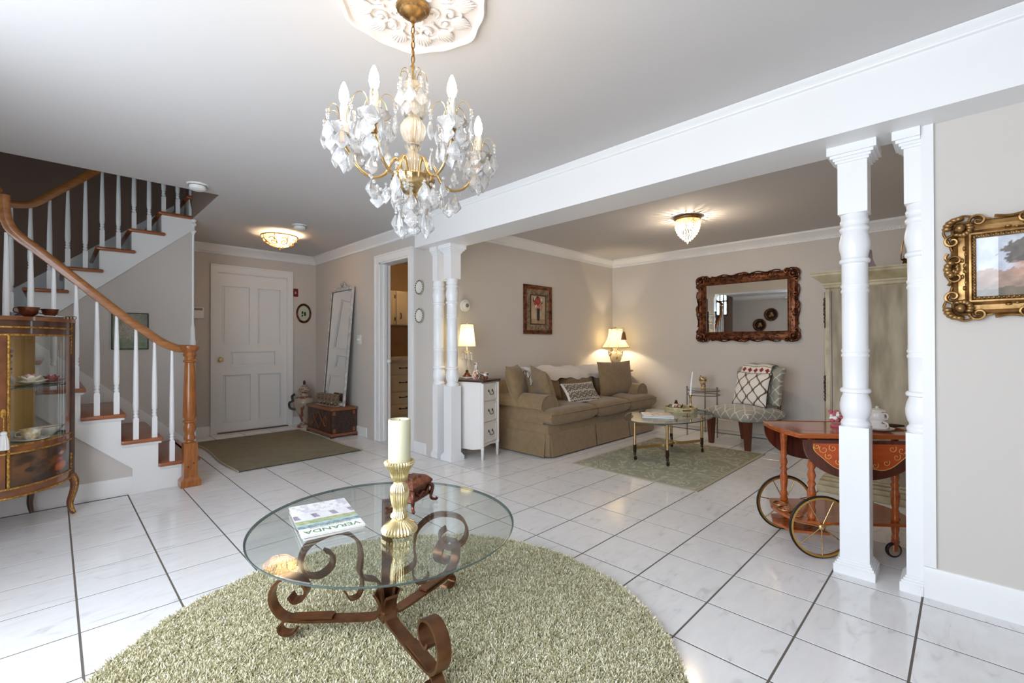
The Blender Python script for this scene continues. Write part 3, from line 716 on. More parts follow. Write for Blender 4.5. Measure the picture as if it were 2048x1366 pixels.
# ------------------------------------------------------------------ round shag rug
rg = thing('shag_rug', 'large round pale green shag rug under the round glass table', 'rug', (.889, 1.466, 0))
obj('backing', MB().lathe([(1.0, .001), (1.005, .006), (1.0, .01), (0, .01)], 96), M('rug_backing', (150, 156, 118), .95), rg)
def shag(n=300000, Rr=1.0, hgt=.022):
    g = np.random.RandomState(5)
    r = Rr*np.sqrt(g.rand(n)); a = g.rand(n)*2*np.pi
    p = np.c_[r*np.cos(a), r*np.sin(a), np.full(n, .008)]
    clump = np.sin(p[:, 0]*37+2*np.sin(p[:, 1]*29))*np.sin(p[:, 1]*41+2*np.sin(p[:, 0]*23))
    lean = g.rand(n)*2*np.pi; la = .004+.014*g.rand(n); hh = hgt*(.65+.45*g.rand(n))+.004*clump
    d = np.c_[np.cos(lean), np.sin(lean), np.zeros(n)]; wa = g.rand(n)*np.pi; wv = np.c_[np.cos(wa), np.sin(wa), np.zeros(n)]*(.0019+.0010*g.rand(n))[:, None]
    m1 = p+d*(la*.35)[:, None]; m1[:, 2] += hh*.6; tp = p+d*la[:, None]; tp[:, 2] += hh
    V = np.stack([p-wv, p+wv, m1+wv*.9, m1-wv*.9, tp+wv*.45, tp-wv*.45], 1).reshape(-1, 3)
    i = np.arange(n)[:, None]*6; F = np.concatenate([i+np.array([[0, 1, 2, 3]]), i+np.array([[3, 2, 4, 5]])], 1).reshape(-1, 4)
    me = bpy.data.meshes.new('pile'); me.vertices.add(len(V)); me.vertices.foreach_set('co', V.astype(np.float32).ravel())
    me.loops.add(F.size); me.loops.foreach_set('vertex_index', F.astype(np.int32).ravel())
    me.polygons.add(len(F)); me.polygons.foreach_set('loop_start', (np.arange(len(F))*4).astype(np.int32))
    me.update(calc_edges=True)
    t = g.rand(n)[:, None]
    c0, c1, c2 = np.array(S(164, 156, 114)), np.array(S(226, 218, 180)), np.array(S(255, 250, 232))
    cc = np.where(t < .5, c0+(c1-c0)*t*2, c1+(c2-c1)*(t-.5)*2)
    cc = np.repeat(np.c_[cc, np.ones(n)], 6, 0).astype(np.float32)
    at = me.color_attributes.new('Col', 'FLOAT_COLOR', 'POINT'); at.data.foreach_set('color', cc.ravel())
    me.materials.append(M('shag_yarn', vcol=True, rough=.95)); return me
o = link('pile', shag(), rg); o['kind'] = 'stuff'

# ------------------------------------------------------------------ round glass table with scrolled bronze base
TZ = .48
tb = thing('glass_table', 'round clear glass coffee table on scrolled bronze bars on the green shag rug', 'table', (.875, 1.53, 0))
obj('glass_top', MB().lathe([(0, TZ-.011), (.462, TZ-.011), (.465, TZ-.008), (.465, TZ-.003), (.462, TZ), (0, TZ)], 96, sx=.975, sy=1.04), m_glass, tb, 30)
obj('glass_edge', MB().tube([(.466*.975*math.cos(a), .466*1.04*math.sin(a), TZ-.0055) for a in np.linspace(0, 2*PI, 97)[:-1]], .0055, 6, True, flat=.45), m_glassedge, tb)
hub = Vector((.02, .03, 0))
arm = [(r, z+.016) for r, z in [(.045, .175), (.03, .155), (.022, .13), (.03, .10), (.06, .084), (.2, .08), (.33, .08), (.385, .09), (.42, .125), (.432, .17), (.415, .215), (.375, .24), (.325, .23), (.30, .195), (.312, .16), (.345, .15), (.362, .172)]]
foot = [(.2, .071), (.30, .07), (.36, .066), (.395, .045), (.40, .022), (.385, .0085), (.36, .008), (.34, .02)]
upr = [(.022, .09), (.024, .20), (.04, .25), (.085, .272), (.105, .30), (.10, .36), (.115, .42), (.17, .4615), (.235, .462), (.285, .44), (.305, .395), (.29, .35), (.245, .33), (.205, .35), (.20, .39), (.225, .41)]
tuck = [(.10, .30), (.095, .25), (.11, .215), (.14, .215), (.155, .24)]
def scroll_bar(name, prof, ang, w_=.036, t_=.008):
    dr = Vector((math.cos(ang), math.sin(ang), 0)); P = smoothpath([hub+dr*r+Vector((0, 0, z)) for r, z in prof], 5)
    obj(name, MB().strip(P, w_, t_, dr.cross(Vector((0, 0, 1)))), m_bronze, tb, 40)
for dg in (-97, 15, 136):
    a = math.radians(dg); scroll_bar('base_arm', arm, a, .046, .010); scroll_bar('foot_scroll', [(r, z+.036) for r, z in foot], a, .04)
for dg in (172, 60, -30):
    a = math.radians(dg); scroll_bar('upright_scroll', upr, a, .042, .009); scroll_bar('tuck_scroll', tuck, a, .03, .006)
obj('hub_band', MB().rbox(hub.x-.03, hub.x+.03, hub.y-.03, hub.y+.03, .1, .135, .008), m_bronze, tb)

# things on the round glass table
ca = thing('candle_holder', 'fluted gold mercury glass candle holder on the round glass table', 'candle holder', (.842, 1.385, TZ+.0005))
m_merc = M('mercury_gold', (214, 186, 118), .22, .85, noise=(40, (246, 232, 190), .2), coat=.5)
obj('foot', MB().lathe([(.045, 0), (.058, .008), (.060, .018), (.052, .03), (.038, .038), (.028, .046), (.022, .052)], 192, ripple=(32, .045)), m_merc, ca)
obj('baluster_stem', MB().lathe([(.022, .052), (.030, .06), (.028, .068), (.022, .074), (.020, .085), (.026, .10), (.031, .13), (.032, .148), (.028, .163), (.019, .172), (.018, .178)], 192, ripple=(24, .045)), m_merc, ca)
obj('cup', MB().lathe([(.018, .178), (.026, .185), (.029, .20), (.033, .215), (.044, .232), (.049, .238), (.050, .246), (.047, .250), (.040, .244), (0, .242)], 192, ripple=(32, .045)), m_merc, ca)
cn = thing('pillar_candle', 'thick pale champagne pillar candle in the fluted gold holder', 'candle', (.842, 1.385, TZ+.2435))
obj('wax', MB().lathe([(.036, 0), (.038, .003), (.038, .144), (.036, .149), (.031, .149), (.028, .142), (0, .141)], 40), M('candle_wax', (226, 222, 190), .35, coat=.3), cn)
obj('wick', MB().tube([(0, 0, .14), (.002, 0, .148)], .0012, 6), m_black, cn)
jb = thing('jewelry_box', 'small ornate copper casket on curled feet on the round glass table', 'box', (1.025, 1.588, TZ+.0005), math.atan2(.065, .142))
m_cop = M('red_copper', (146, 92, 72), .35, .7, noise=(60, (92, 54, 42), .2), bump=(120, .5, .003))
b = MB()
for j_, (q, z) in enumerate(((.055, .03), (.065, .045), (.066, .07), (.058, .084))):
    pass
def taper_box(mb, lv):
    n0 = len(mb.v); vs = []; fs = []
    for hx, hy, z in lv: vs += [(-hx,-hy,z),(hx,-hy,z),(hx,hy,z),(-hx,hy,z)]
    for k in range(len(lv)-1):
        for i in range(4): fs.append((k*4+i, k*4+(i+1) % 4, (k+1)*4+(i+1) % 4, (k+1)*4+i))
    fs += [(3,2,1,0), tuple(4*(len(lv)-1)+i for i in range(4))]; return mb.add(vs, fs)
obj('body', taper_box(MB(), [(.058, .036, .026), (.066, .043, .034), (.063, .04, .055), (.070, .046, .078), (.073, .049, .084)]), m_cop, jb, 30)
lid = obj('lid', taper_box(MB(), [(.074, .05, .085), (.074, .05, .091), (.062, .04, .104), (.05, .03, .114), (.03, .018, .117)]), m_cop, jb, 30)
for k in range(9): obj('lid_flower', MB().sphere((R_.uniform(-.045, .045), R_.uniform(-.028, .028), .114), (.010, .010, .007), 8, 5), m_cop, lid)
for sx in (-1, 1):
    for sy in (-1, 1):
        obj('foot', MB().tube(smoothpath([(sx*.062, sy*.04, .075), (sx*.074, sy*.05, .06), (sx*.068, sy*.045, .03), (sx*.07, sy*.047, .012), (sx*.084, sy*.058, .005), (sx*.09, sy*.063, .012)], 4), [.008]*9+[.006]*12, 7), m_cop, jb, 60)
    obj('side_swag', MB().tube(smoothpath([(-.05, sx*.047, .07), (-.025, sx*.047, .05), (0, sx*.047, .06), (.025, sx*.047, .05), (.05, sx*.047, .07)], 4), .005, 6), m_cop, jb, 60)

def text_mesh(txt, size, name, mat):
    cu = bpy.data.curves.new(name, 'FONT'); cu.body = txt; cu.size = size; cu.align_x = 'CENTER'; cu.extrude = .00015
    o = bpy.data.objects.new(name, cu); COL.objects.link(o); dg = bpy.context.evaluated_depsgraph_get()
    me = bpy.data.meshes.new_from_object(o.evaluated_get(dg)); bpy.data.objects.remove(o); me.materials.clear(); me.materials.append(mat); return me
def magazine(name, label, cx, cy, z, rz, w_, l_, h_, cover, group=None, edge=(240, 238, 234)):
    """cover(u,v): u across, v up the page"""
    g_ = thing(name, label, 'magazine', (cx, cy, z), rz, group)
    obj('pages', MB().box(-w_/2+.002, w_/2-.002, -l_/2+.002, l_/2-.002, 0, h_-.0012), M('page_edge_%d' % edge[0], edge, .8), g_, 0)
    obj('cover', MB().surf(lambda u, v: (lerp(-w_/2, w_/2, u), lerp(-l_/2, l_/2, v), h_-.001+.003*sstep(.9, 1, abs(u-.5)*2)*0), 70, 90, cover).box(-w_/2, -w_/2+.001, -l_/2, l_/2, 0, h_-.0012, S(236, 236, 236)), m_vcs, g_, 0)
    return g_
def cov1(u, v):
    n = fbm(u*14, v*14); c_ = S(246, 246, 244)
    if .55 < v < .78:   # flower beds and pool
        c_ = mixc(S(120, 170, 180), S(226, 240, 238), n)
        if v < .66: c_ = mixc(S(120, 146, 92), S(216, 222, 180), fbm(u*20, v*30))
        if .70 < v: c_ = mixc(S(60, 96, 110), S(190, 214, 216), fbm(u*22, v*22))
    elif .30 < v <= .55:
        c_ = mixc(S(226, 226, 230), S(250, 250, 250), n)
        if abs((u*3.2+v) % 1-.5) < .16 and .36 < v < .50: c_ = mixc(S(120, 108, 130), S(190, 180, 200), fbm(u*40, v*9))
    elif v <= .30: c_ = mixc(S(218, 216, 226), S(250, 250, 250), sstep(.3, .6, n))
    return c_
mz = math.atan2(-.045, .205)
magazine('magazine', 'magazine with a dark red spine lying under the white home magazine', .713, 1.69, TZ+.0005, mz+.02+PI, .20, .325, .009, lambda u, v: S(140, 60, 58), edge=(226, 222, 218))
mg = magazine('magazine', 'white home magazine with a garden photo and green title on the glass table', .712, 1.686, TZ+.0105, mz+PI, .208, .328, .007, cov1)
# the title stands at the page head, which points to the near side of the table
m_green = M('title_green', (86, 136, 84), .5)
me = text_mesh('VERANDA', .036, 'title_lettering', m_green); link('title_lettering', me, mg, T(0, .118, .0065) @ Matrix.Diagonal((1.12, 1.1, 1, 1)))
me = text_mesh('THE ART OF OUTDOOR LIVING', .0095, 'subtitle_lettering', M('title_grey', (120, 124, 120), .5)); link('subtitle_lettering', me, mg, T(0, .097, .0065))
# ------------------------------------------------------------------ soft furnishing helpers
def wobj(name, mb, mat, parent, smooth=35):
    """mesh given in world coordinates under an unrotated parent"""
    return obj(name, mb.tf(T(*[-c_ for c_ in parent.location])), mat, parent, smooth)
def cushion(w_, d_, h_, p=8, q=2.6, n=26, crown=0, pinch=.0, col=None):
    """closed cushion centred at origin, width x, depth y, thickness z"""
    b = MB()
    def mk(sgn):
        def f(u, v):
            a, c_ = math.sin(PI/2*(2*u-1)), math.sin(PI/2*(2*v-1))
            t_ = max(0, 1-abs(a)**p)**(1/q)*max(0, 1-abs(c_)**p)**(1/q)
            return (a*w_/2*(1-pinch*(1-c_*c_)), c_*d_/2*(1-pinch*(1-a*a)), sgn*(h_/2*t_+crown*(1-a*a)*(1-c_*c_)*t_))
        return f
    cf = (lambda u, v: col(.5+.5*math.sin(PI/2*(2*u-1)), .5+.5*math.sin(PI/2*(2*v-1)))) if col else None
    b.surf(mk(1), n, n, cf); b.surf(mk(-1), n, n, cf); return b
def seam(w_, d_, r=.004, pinch=0, z=0):
    P = []
    for k in range(40):
        t_ = k/10
        for a, c_ in [((lambda s: (s, -1)), (lambda s: (1, s)), (lambda s: (-s, 1)), (lambda s: (-1, -s)))[int(t_) % 4](2*(t_ % 1)-1)]:
            P.append((a*w_/2*(1-pinch*(1-c_*c_)), c_*d_/2*(1-pinch*(1-a*a)), z))
    return MB().tube(P, r, 6, True)
m_sofa = M('olive_chenille', (148, 124, 92), .95, noise=(18, (130, 108, 78), .25), bump=(400, .25, .001), sheen=.25)
m_sofad = m_sofa

# ------------------------------------------------------------------ sofa
sf = thing('sofa', 'olive three seat sofa with rolled arms and pleated skirt below the floral painting', 'sofa', (4.5, 3.3, 0))
X0, X1, YF_, YBK = 3.43, 5.56, 2.90, 3.74
wobj('base', MB().rbox(X0+.012, X1-.012, YF_+.02, YBK, .06, .325, .02), m_sofa, sf)
wobj('back', MB().rbox(X0+.05, X1-.05, YBK-.2, YBK, .30, .74, .06, 4), m_sofa, sf)
for sx, xc in ((-1, X0+.13), (1, X1-.13)):
    pr_ = [(xc+.105, .235), (xc+.105, .47)]+[(xc+.132*math.cos(a), .49+.12*math.sin(a)) for a in np.linspace(-.15, PI+.15, 22)]+[(xc-.105, .47), (xc-.105, .235)]
    b = MB().prism(pr_, 'y', YF_+.10, YBK-.01); wobj('arm', b, m_sofa, sf, 45)
    wobj('arm_piping', MB().tube([(x, YF_+.10, z) for x, z in pr_], .006, 6), m_sofad, sf)
xs = [X0-.005, 4.24, 4.93, X1+.02]
for k in range(3):
    w_ = xs[k+1]-xs[k]; xc = (xs[k]+xs[k+1])/2
    full = cushion(w_-.01, .2, .15, 7, 2.8, 24, .012); full.tf(T(xc, YF_-.03+.10, .395)); 
    a, c_ = xs[k]+(.27 if k == 0 else .005), xs[k+1]-(.27 if k == 2 else .005)
    cu = cushion(c_-a, .66, .15, 9, 2.8, 26, .03); cu.tf(T((a+c_)/2, YF_-.03+.33, .395)); 
    cu.merge(full)
    o = wobj('seat_cushion', cu, m_sofa, sf, 60)
    wobj('seat_piping', seam(w_-.02, .2, .005, 0).tf(T(xc, YF_-.03+.10, .43)), m_sofad, sf, 60)
for k, (a, c_) in enumerate(((X0+.26, 4.24), (4.25, 4.93), (4.94, X1-.26))):
    cu = cushion(c_-a, .43, .2, 5, 2.2, 24, .02); cu.tf(T((a+c_)/2, 3.46, .605) @ RX(PI/2-.22)); wobj('back_cushion', cu, m_sofad, sf, 60)
# skirt panels with kick pleats
def skirt(x0, y0, x1, y1, nx_, ny_):
    b = MB(); d = Vector((x1-x0, y1-y0, 0)).normalized()
    P = [(x0, y0), (x1, y1)]
    vs = []
    for z, o_ in ((.015, .028), (.02, .026), (.235, 0)):
        for (x, y) in P:
            for q in (0, .008): vs.append((x+nx_*(o_-q), y+ny_*(o_-q), z))
    fs = []
    for k in range(2):
        a = k*4; fs += [(a, a+2, a+6, a+4), (a+1, a+5, a+7, a+3), (a, a+4, a+5, a+1), (a+2, a+3, a+7, a+6)]
    fs += [(0, 1, 3, 2), (8, 10, 11, 9)]
    return b.add(vs, fs)
for a, c_ in ((X0+.035, 4.225), (4.245, 4.92), (4.94, X1-.035)): wobj('skirt_panel', skirt(a, YF_+.01, c_, YF_+.01, 0, -1), m_sofa, sf, 0)
wobj('skirt_panel', skirt(X0+.002, YF_+.05, X0+.002, YBK, -1, 0), m_sofa, sf, 0); wobj('skirt_panel', skirt(X1-.002, YF_+.05, X1-.002, YBK, 1, 0), m_sofa, sf, 0)
wobj('skirt_pleat', MB().prism([(X0+.0, YF_+.06), (X0+.02, YF_+.012), (X0+.06, YF_+.004), (X0+.06, YF_+.06)], 'z', .016, .235), m_sofad, sf, 0)
wobj('skirt_pleat', MB().box(4.2, 4.27, YF_+.015, YF_+.02, .016, .235), m_sofad, sf, 0); wobj('skirt_pleat', MB().box(4.9, 4.96, YF_+.015, YF_+.02, .016, .235), m_sofad, sf, 0)

# loose pillows on the sofa
def pillow(name, label, w_, d_, h_, M4, mat, group='loose pillows on the sofa', col=None, n=22, pip=None, cat='pillow'):
    t_ = thing(name, label, cat, M4.translation[:], 0, group); R3 = M4.to_3x3().to_4x4()
    obj('cover', cushion(w_, d_, h_, 3.2, 1.7, n, 0, .07, col).tf(R3), mat, t_, 60)
    obj('piping', seam(w_, d_, .005, .07).tf(R3), pip or mat, t_, 60); return t_
pillow('pillow', 'plump olive pillow tucked into the sofa corner beside the nightstand', .46, .40, .18, T(3.60, 3.50, .70) @ RZ(.5) @ RX(PI/2-.3), m_sofad)
pillow('pillow', 'olive pillow tilted on its corner against the sofa arm by the nightstand', .44, .44, .16, T(3.76, 3.26, .66) @ RZ(1.05) @ RX(PI/2-.35) @ RZ(.12), m_sofa)
pillow('pillow', 'large square olive pillow standing upright at the lamp end of the sofa', .70, .44, .15, T(5.10, 3.19, .685) @ RZ(-.06) @ RX(PI/2-.12), m_sofad)
def lumb(u, v):
    c_ = S(112, 100, 86); x = u*16; z = v*7
    zig = abs((x % 1)-.5)*.9
    if abs((z-zig) % 1.4-.5) < .12 and int((z-zig)/1.4) % 2 == 0: c_ = S(226, 220, 206)
    elif abs((z+.6*math.sin(x*2)) % 1.4-.7) < .1: c_ = S(214, 206, 190)
    if min(u, 1-u, v, 1-v) < .03: c_ = S(238, 234, 226)
    return c_
pillow('pillow', 'small taupe lumbar pillow with white tribal stripes in the middle of the sofa', .52, .25, .11, T(4.27, 3.13, .575) @ RZ(-.12) @ RX(PI/2-.62) @ RZ(.0), m_vccloth, col=lumb, n=80, pip=M('white_piping', (236, 232, 224), .9))
# throw along the sofa back
tw = thing('throw_blanket', 'fringed white throw draped along the top of the sofa back', 'blanket', (4.55, 3.62, .75))
def thr(u, v):
    x = lerp(3.72, 5.42, u); s_ = v
    wz = .012*math.sin(23*u+3*v)+.010*math.sin(51*u)
    prof = [(3.375, .725), (3.385, .78), (3.43, .828), (3.55, .852), (3.66, .845), (3.74, .81), (3.755, .74), (3.757, .68)]
    i = min(int(s_*7), 6); f_ = s_*7-i; y = lerp(prof[i][0], prof[i+1][0], f_); z = lerp(prof[i][1], prof[i+1][1], f_)
    return (x, y-.01+.6*wz*(1-v), z+wz*.8+.01*math.sin(7*u))
b = MB().surf(thr, 90, 14); b2 = MB().surf(lambda u, v: tuple(np.array(thr(u, v))+np.array((0, -.004+.0, -.010))), 90, 14); b.merge(b2)
wobj('cloth', b, M('white_throw', (228, 220, 212), .95, bump=(120, .6, .004), sheen=.3), tw, 60)
b = MB()
for k in range(46):
    u = k/45; p_ = Vector(thr(0, u*.9)); b.tube([p_, p_+Vector((-.02-.02*R_.random(), R_.uniform(-.01, .01), -.015)), p_+Vector((-.045, R_.uniform(-.015, .01), -.04-.02*R_.random()))], .0025, 4)
o = wobj('fringe', b, M('white_throw'), tw); o['kind'] = 'stuff'

# ------------------------------------------------------------------ nightstand
ns = thing('nightstand', 'narrow white nightstand with three drawers and wooden top beside the sofa', 'nightstand', (2.945, 3.335, 0), math.radians(14.5))
m_ns = M('nightstand_white', (234, 230, 226), .4)
W_, D_ = .27, .38
for x in (0, W_):
    for y in (0, D_):
        obj('leg', MB().lathe([(.009, 0), (.012, .01), (.016, .10), (.018, .115), (.013, .122), (.018, .13), (.019, .145), (.019, .745)], 14, (x, y, 0)), m_ns, ns, 50)
obj('body', MB().box(-.008, W_+.008, .004, D_+.008, .15, .755), m_ns, ns)
obj('apron', MB().prism([(0, .15), (0, .115), (.05, .128), (W_/2, .135), (W_-.05, .128), (W_, .115), (W_, .15)], 'y', -.002, .012), m_ns, ns, 0)
obj('side_apron', MB().prism([(0, .15), (0, .11), (D_*.3, .09), (D_*.7, .09), (D_, .11), (D_, .15)], 'x', -.006, .004), m_ns, ns, 0)
obj('top', MB().rbox(-.028, W_+.028, -.028, D_+.028, .756, .78, .008), m_walnut, ns)
for z0, z1 in ((.16, .355), (.365, .56), (.57, .742)):
    dr = obj('drawer', MB().box(.022, W_-.022, -.006, .003, z0, z1), m_ns, ns)
    b = MB()
    for q in ((.028, W_-.028, z0+.008, z0+.02), (.028, W_-.028, z1-.02, z1-.008), (.028, .04, z0+.02, z1-.02), (W_-.04, W_-.028, z0+.02, z1-.02)): b.box(q[0], q[1], -.012, -.006, q[2], q[3])
    obj('drawer_moulding', b, m_ns, dr, 0)
    zc = (z0+z1)/2
    obj('bail_handle', MB().tube(smoothpath([(W_/2-.032, -.010, zc+.01), (W_/2-.032, -.02, zc-.005), (W_/2-.026, -.022, zc-.024), (W_/2, -.022, zc-.027), (W_/2+.026, -.022, zc-.024), (W_/2+.032, -.02, zc-.005), (W_/2+.032, -.010, zc+.01)], 3), .0032, 6), m_black, dr, 60)
    for q in (-.032, .032): obj('handle_plate', MB().sphere((W_/2+q, -.007, zc+.012), (.010, .004, .014), 10, 6), m_black, dr)
# crystal candlestick lamp
TZ2 = .781
l1 = thing('table_lamp', 'small crystal candlestick lamp with pleated cream shade on the white nightstand', 'lamp', (3.0, 3.635, TZ2))
obj('marble_base', MB().rbox(-.05, .05, -.05, .05, 0, .016, .003), m_porc, l1)
obj('foot', MB().lathe([(.044, .016), (.046, .022), (.03, .035), (.024, .05), (.012, .062), (.016, .075), (.008, .085)], 24, ripple=(8, .06)), m_copper, l1)
obj('stem', MB().lathe([(.008, .085), (.012, .10), (.006, .11), (.006, .19), (.010, .2), (.006, .21), (.006, .255), (.013, .27), (.009, .30), (.010, .325)], 16), M('dull_crystal', (230, 222, 210), .1, trans=.6), l1)
obj('prism_ring', MB().tube([(.052*math.cos(a), .052*math.sin(a), .272) for a in np.linspace(0, 2*PI, 25)[:-1]], .003, 5, True), m_brass, l1)
pm = MB().sphere((0, 0, -.012), .005, 6, 4).sphere((0, 0, -.026), .005, 6, 4).lathe([(0, -.085), (.006, -.075), (.004, -.036), (0, -.032)], 6).mesh('prism_drop', m_crystal, 0)
for k in range(10): link('prism_drop', pm, l1, T(.052*math.cos(k*PI/5), .052*math.sin(k*PI/5), .272))
m_shade = translucent('cream_shade', (240, 236, 216), .5)
sh = MB(); ro = lambda t_: lerp(.088, .062, t_)
nn = 96
for rr_ in (0, -.0015):
    sh.surf(lambda u, v: ((ro(v)+rr_+.0012*math.cos(48*2*PI*u))*math.cos(2*PI*u), (ro(v)+rr_+.0012*math.cos(48*2*PI*u))*math.sin(2*PI*u), lerp(.325, .555, v)), 192, 4)
obj('lamp_shade', sh, m_shade, l1, 60)
for z, r in ((.325, .089), (.555, .063)): obj('shade_trim', MB().tube([(r*math.cos(a), r*math.sin(a), z) for a in np.linspace(0, 2*PI, 41)[:-1]], .0035, 6, True), M('shade_braid', (190, 160, 116), .8), l1)
obj('finial', MB().lathe([(.004, .545), (.003, .56), (.008, .566), (.006, .576), (0, .58)], 12), m_darkbrass, l1)
obj('shade_spider', MB().box(-.061, .061, -.0015, .0015, .551, .554), m_darkbrass, l1)
point('lamp_bulb', (0, 0, .43), 3.2, (1, .88, .66), .025, l1)

def imari(u, v):
    n_ = fbm(u*9+3, v*9); k_ = fbm(u*14, v*13+5); c_ = S(236, 228, 216)
    if n_ > .55: c_ = S(150, 66, 46)
    elif k_ > .58: c_ = S(60, 50, 60)
    elif k_ < .36: c_ = S(186, 140, 92)
    return c_
def lathe_col(prof, n, fn, c=(0, 0, 0)):
    b = MB(); k = len(prof)-1
    def f(u, v):
        i = min(int(v*k), k-1); t_ = v*k-i; r = lerp(prof[i][0], prof[i+1][0], t_); z = lerp(prof[i][1], prof[i+1][1], t_)
        return (c[0]+r*math.cos(2*PI*u), c[1]+r*math.sin(2*PI*u), c[2]+z)
    return b.surf(f, n, k*3, fn)
vz = thing('vase', 'slender red and white porcelain bottle vase on the nightstand', 'vase', (2.985, 3.475, TZ2))
obj('body', lathe_col([(0, .004), (.038, .004), (.044, .02), (.042, .045), (.026, .075), (.017, .10), (.016, .13), (.022, .158), (.024, .165), (.020, .164), (.013, .13), (0, .1)], 40, imari), m_vcs, vz, 60)
obj('foot_ring', MB().lathe([(.034, 0), (.036, .003), (.036, .006), (0, .006)], 24), m_porc, vz)
for k, (x, y, lab) in enumerate(((3.04, 3.425, 'painted porcelain footed cup half hidden by the bottle vase'), (3.005, 3.36, 'painted porcelain footed cup at the front edge of the nightstand'))):
    cpv = thing('footed_cup', lab, 'cup', (x, y, TZ2), 0, 'painted cups on the nightstand')
    obj('bowl', lathe_col([(0, .03), (.02, .03), (.03, .04), (.036, .062), (.037, .066), (.034, .064), (.027, .044), (0, .038)], 28, lambda u, v: imari(u*.7, v*.5+.4)), m_vcs, cpv, 60)
    for q in range(3): obj('foot', MB().tube([(.02*math.cos(q*2.09), .02*math.sin(q*2.09), .036), (.026*math.cos(q*2.09), .026*math.sin(q*2.09), .018), (.022*math.cos(q*2.09), .022*math.sin(q*2.09), .005)], [.006, .006, .008], 7), m_copper, cpv, 60)

# ------------------------------------------------------------------ corner table, lamp and fan ornament
ctb = thing('corner_table', 'small round dark wood table in the corner behind the sofa', 'table', (5.76, 3.56, 0))
obj('top', MB().lathe([(.20, .735), (.21, .74), (.21, .755), (.20, .76), (0, .76)], 40), m_walnut, ctb); obj('pedestal', MB().lathe([(.03, .02), (.035, .2), (.02, .3), (.035, .5), (.02, .6), (.04, .735)], 20), m_walnut, ctb)
for k in range(3): a = k*2.09+.5; obj('foot', MB().tube(smoothpath([(.02*math.cos(a), .02*math.sin(a), .14), (.1*math.cos(a), .1*math.sin(a), .1), (.17*math.cos(a), .17*math.sin(a), .02), (.19*math.cos(a), .19*math.sin(a), .016)], 4), .016, 8), m_walnut, ctb, 60)
l2 = thing('table_lamp', 'floral urn lamp with flared cream shade and brown tassel in the sofa corner', 'lamp', (5.73, 3.585, .7605))
def urnp(u, v):
    n_ = fbm(u*8+1, v*6); c_ = S(226, 206, 158)
    if n_ > .60: c_ = S(140, 56, 52)
    elif n_ < .33: c_ = S(70, 66, 40)
    if v > .93 or v < .2: c_ = S(96, 80, 50)
    return c_
obj('urn', lathe_col([(0, .0), (.05, .0), (.055, .012), (.03, .03), (.028, .04), (.05, .075), (.078, .14), (.086, .19), (.078, .235), (.05, .26), (.03, .275), (.04, .30), (.044, .305), (0, .305)], 40, urnp), m_vcs, l2, 60)
for sx in (-1, 1): obj('handle', MB().tube(smoothpath([(sx*.07*.705, -sx*.07*.709, .24), (sx*.1*.705, -sx*.1*.709, .265), (sx*.095*.705, -sx*.095*.709, .225), (sx*.086*.705, -sx*.086*.709, .19)], 4), .007, 7), M('olive_glaze', (120, 96, 56), .3), l2, 60)
sh = MB(); n = 6
def shade2(u, v, q=0):
    r = lerp(.2, .098, v)-.03*math.sin(PI*v); a = 2*PI*u; r *= 1-.03*abs(math.sin(4*a)); r -= q
    return (r*math.cos(a), r*math.sin(a), lerp(.315, .59, v))
sh.surf(lambda u, v: shade2(u, v), 96, 12); sh.surf(lambda u, v: shade2(u, v, .0015), 96, 12)
obj('lamp_shade', sh, translucent('cream_shade2', (242, 236, 216), .5), l2, 60)
mb_ = M('shade_braid2', (146, 118, 84), .8)
for z, v in ((.315, 0), (.59, 1)): obj('shade_trim', MB().tube([shade2(u, v) for u in np.linspace(0, 1, 49)[:-1]], .004, 6, True), mb_, l2, 60)
for k in range(8): obj('shade_rib', MB().tube([tuple(np.array(shade2(k/8, v))*np.array((1.005, 1.005, 1))) for v in np.linspace(0, 1, 9)], .0022, 5), mb_, l2, 60)
obj('shade_spider', MB().box(-.096, .096, -.0015, .0015, .586, .589), mb_, l2)
obj('harp', MB().tube([(0, 0, .30), (0, 0, .60)], .004, 6), m_darkbrass, l2); obj('finial', MB().sphere((0, 0, .606), .009, 10, 6), m_darkbrass, l2)
ts_dir = Vector((-.62, -.78, 0)); tp = ts_dir*.128+Vector((.05, -.05, .545))
b = MB().lathe([(.003, 0), (.014, -.01), (.020, -.022), (.024, -.03), (.022, -.036), (.028, -.05), (.036, -.115), (.037, -.12), (0, -.12)], 24, ripple=(12, .05)); b.tf(T(tp.x, tp.y, tp.z))
obj('tassel', b, M('tassel_brown', (136, 94, 58), .9), l2, 60)
obj('tassel_cord', MB().tube([(-.10, .02, .585), (-.07, -.09, .57), tuple(tp)], .003, 5), mb_, l2)
point('lamp_bulb', (0, 0, .42), 10, (1, .84, .58), .03, l2)
fo = thing('fan_ornament', 'dark folding fan ornament beside the base of the floral lamp', 'ornament', (5.60, 3.43, .7605), math.radians(-45))
b = MB().prism([(0, 0)]+[(.10*math.cos(a), .115*math.sin(a)) for a in np.linspace(0, PI, 20)], 'y', -.004, .004)
obj('fan_leaf', b, M('fan_brown', (110, 84, 62), .7, noise=(30, (60, 44, 34), .2)), fo, 30)
obj('fan_rim', MB().tube([(.10*math.cos(a), 0, .115*math.sin(a)) for a in np.linspace(0, PI, 20)], .004, 6), m_walnut, fo)
obj('stand', MB().rbox(-.06, .06, -.02, .02, 0, .012, .004), m_walnut, fo)
fg = thing('figurine', 'small reddish carved figurine beside the fan in the sofa corner', 'figurine', (5.70, 3.385, .7605))
obj('body', MB().sphere((0, 0, .03), (.032, .02, .03)).sphere((.02, 0, .06), (.018, .016, .02)).lathe([(.02, 0), (.022, .006), (0, .01)], 14), M('red_wood', (124, 60, 38), .4), fg)
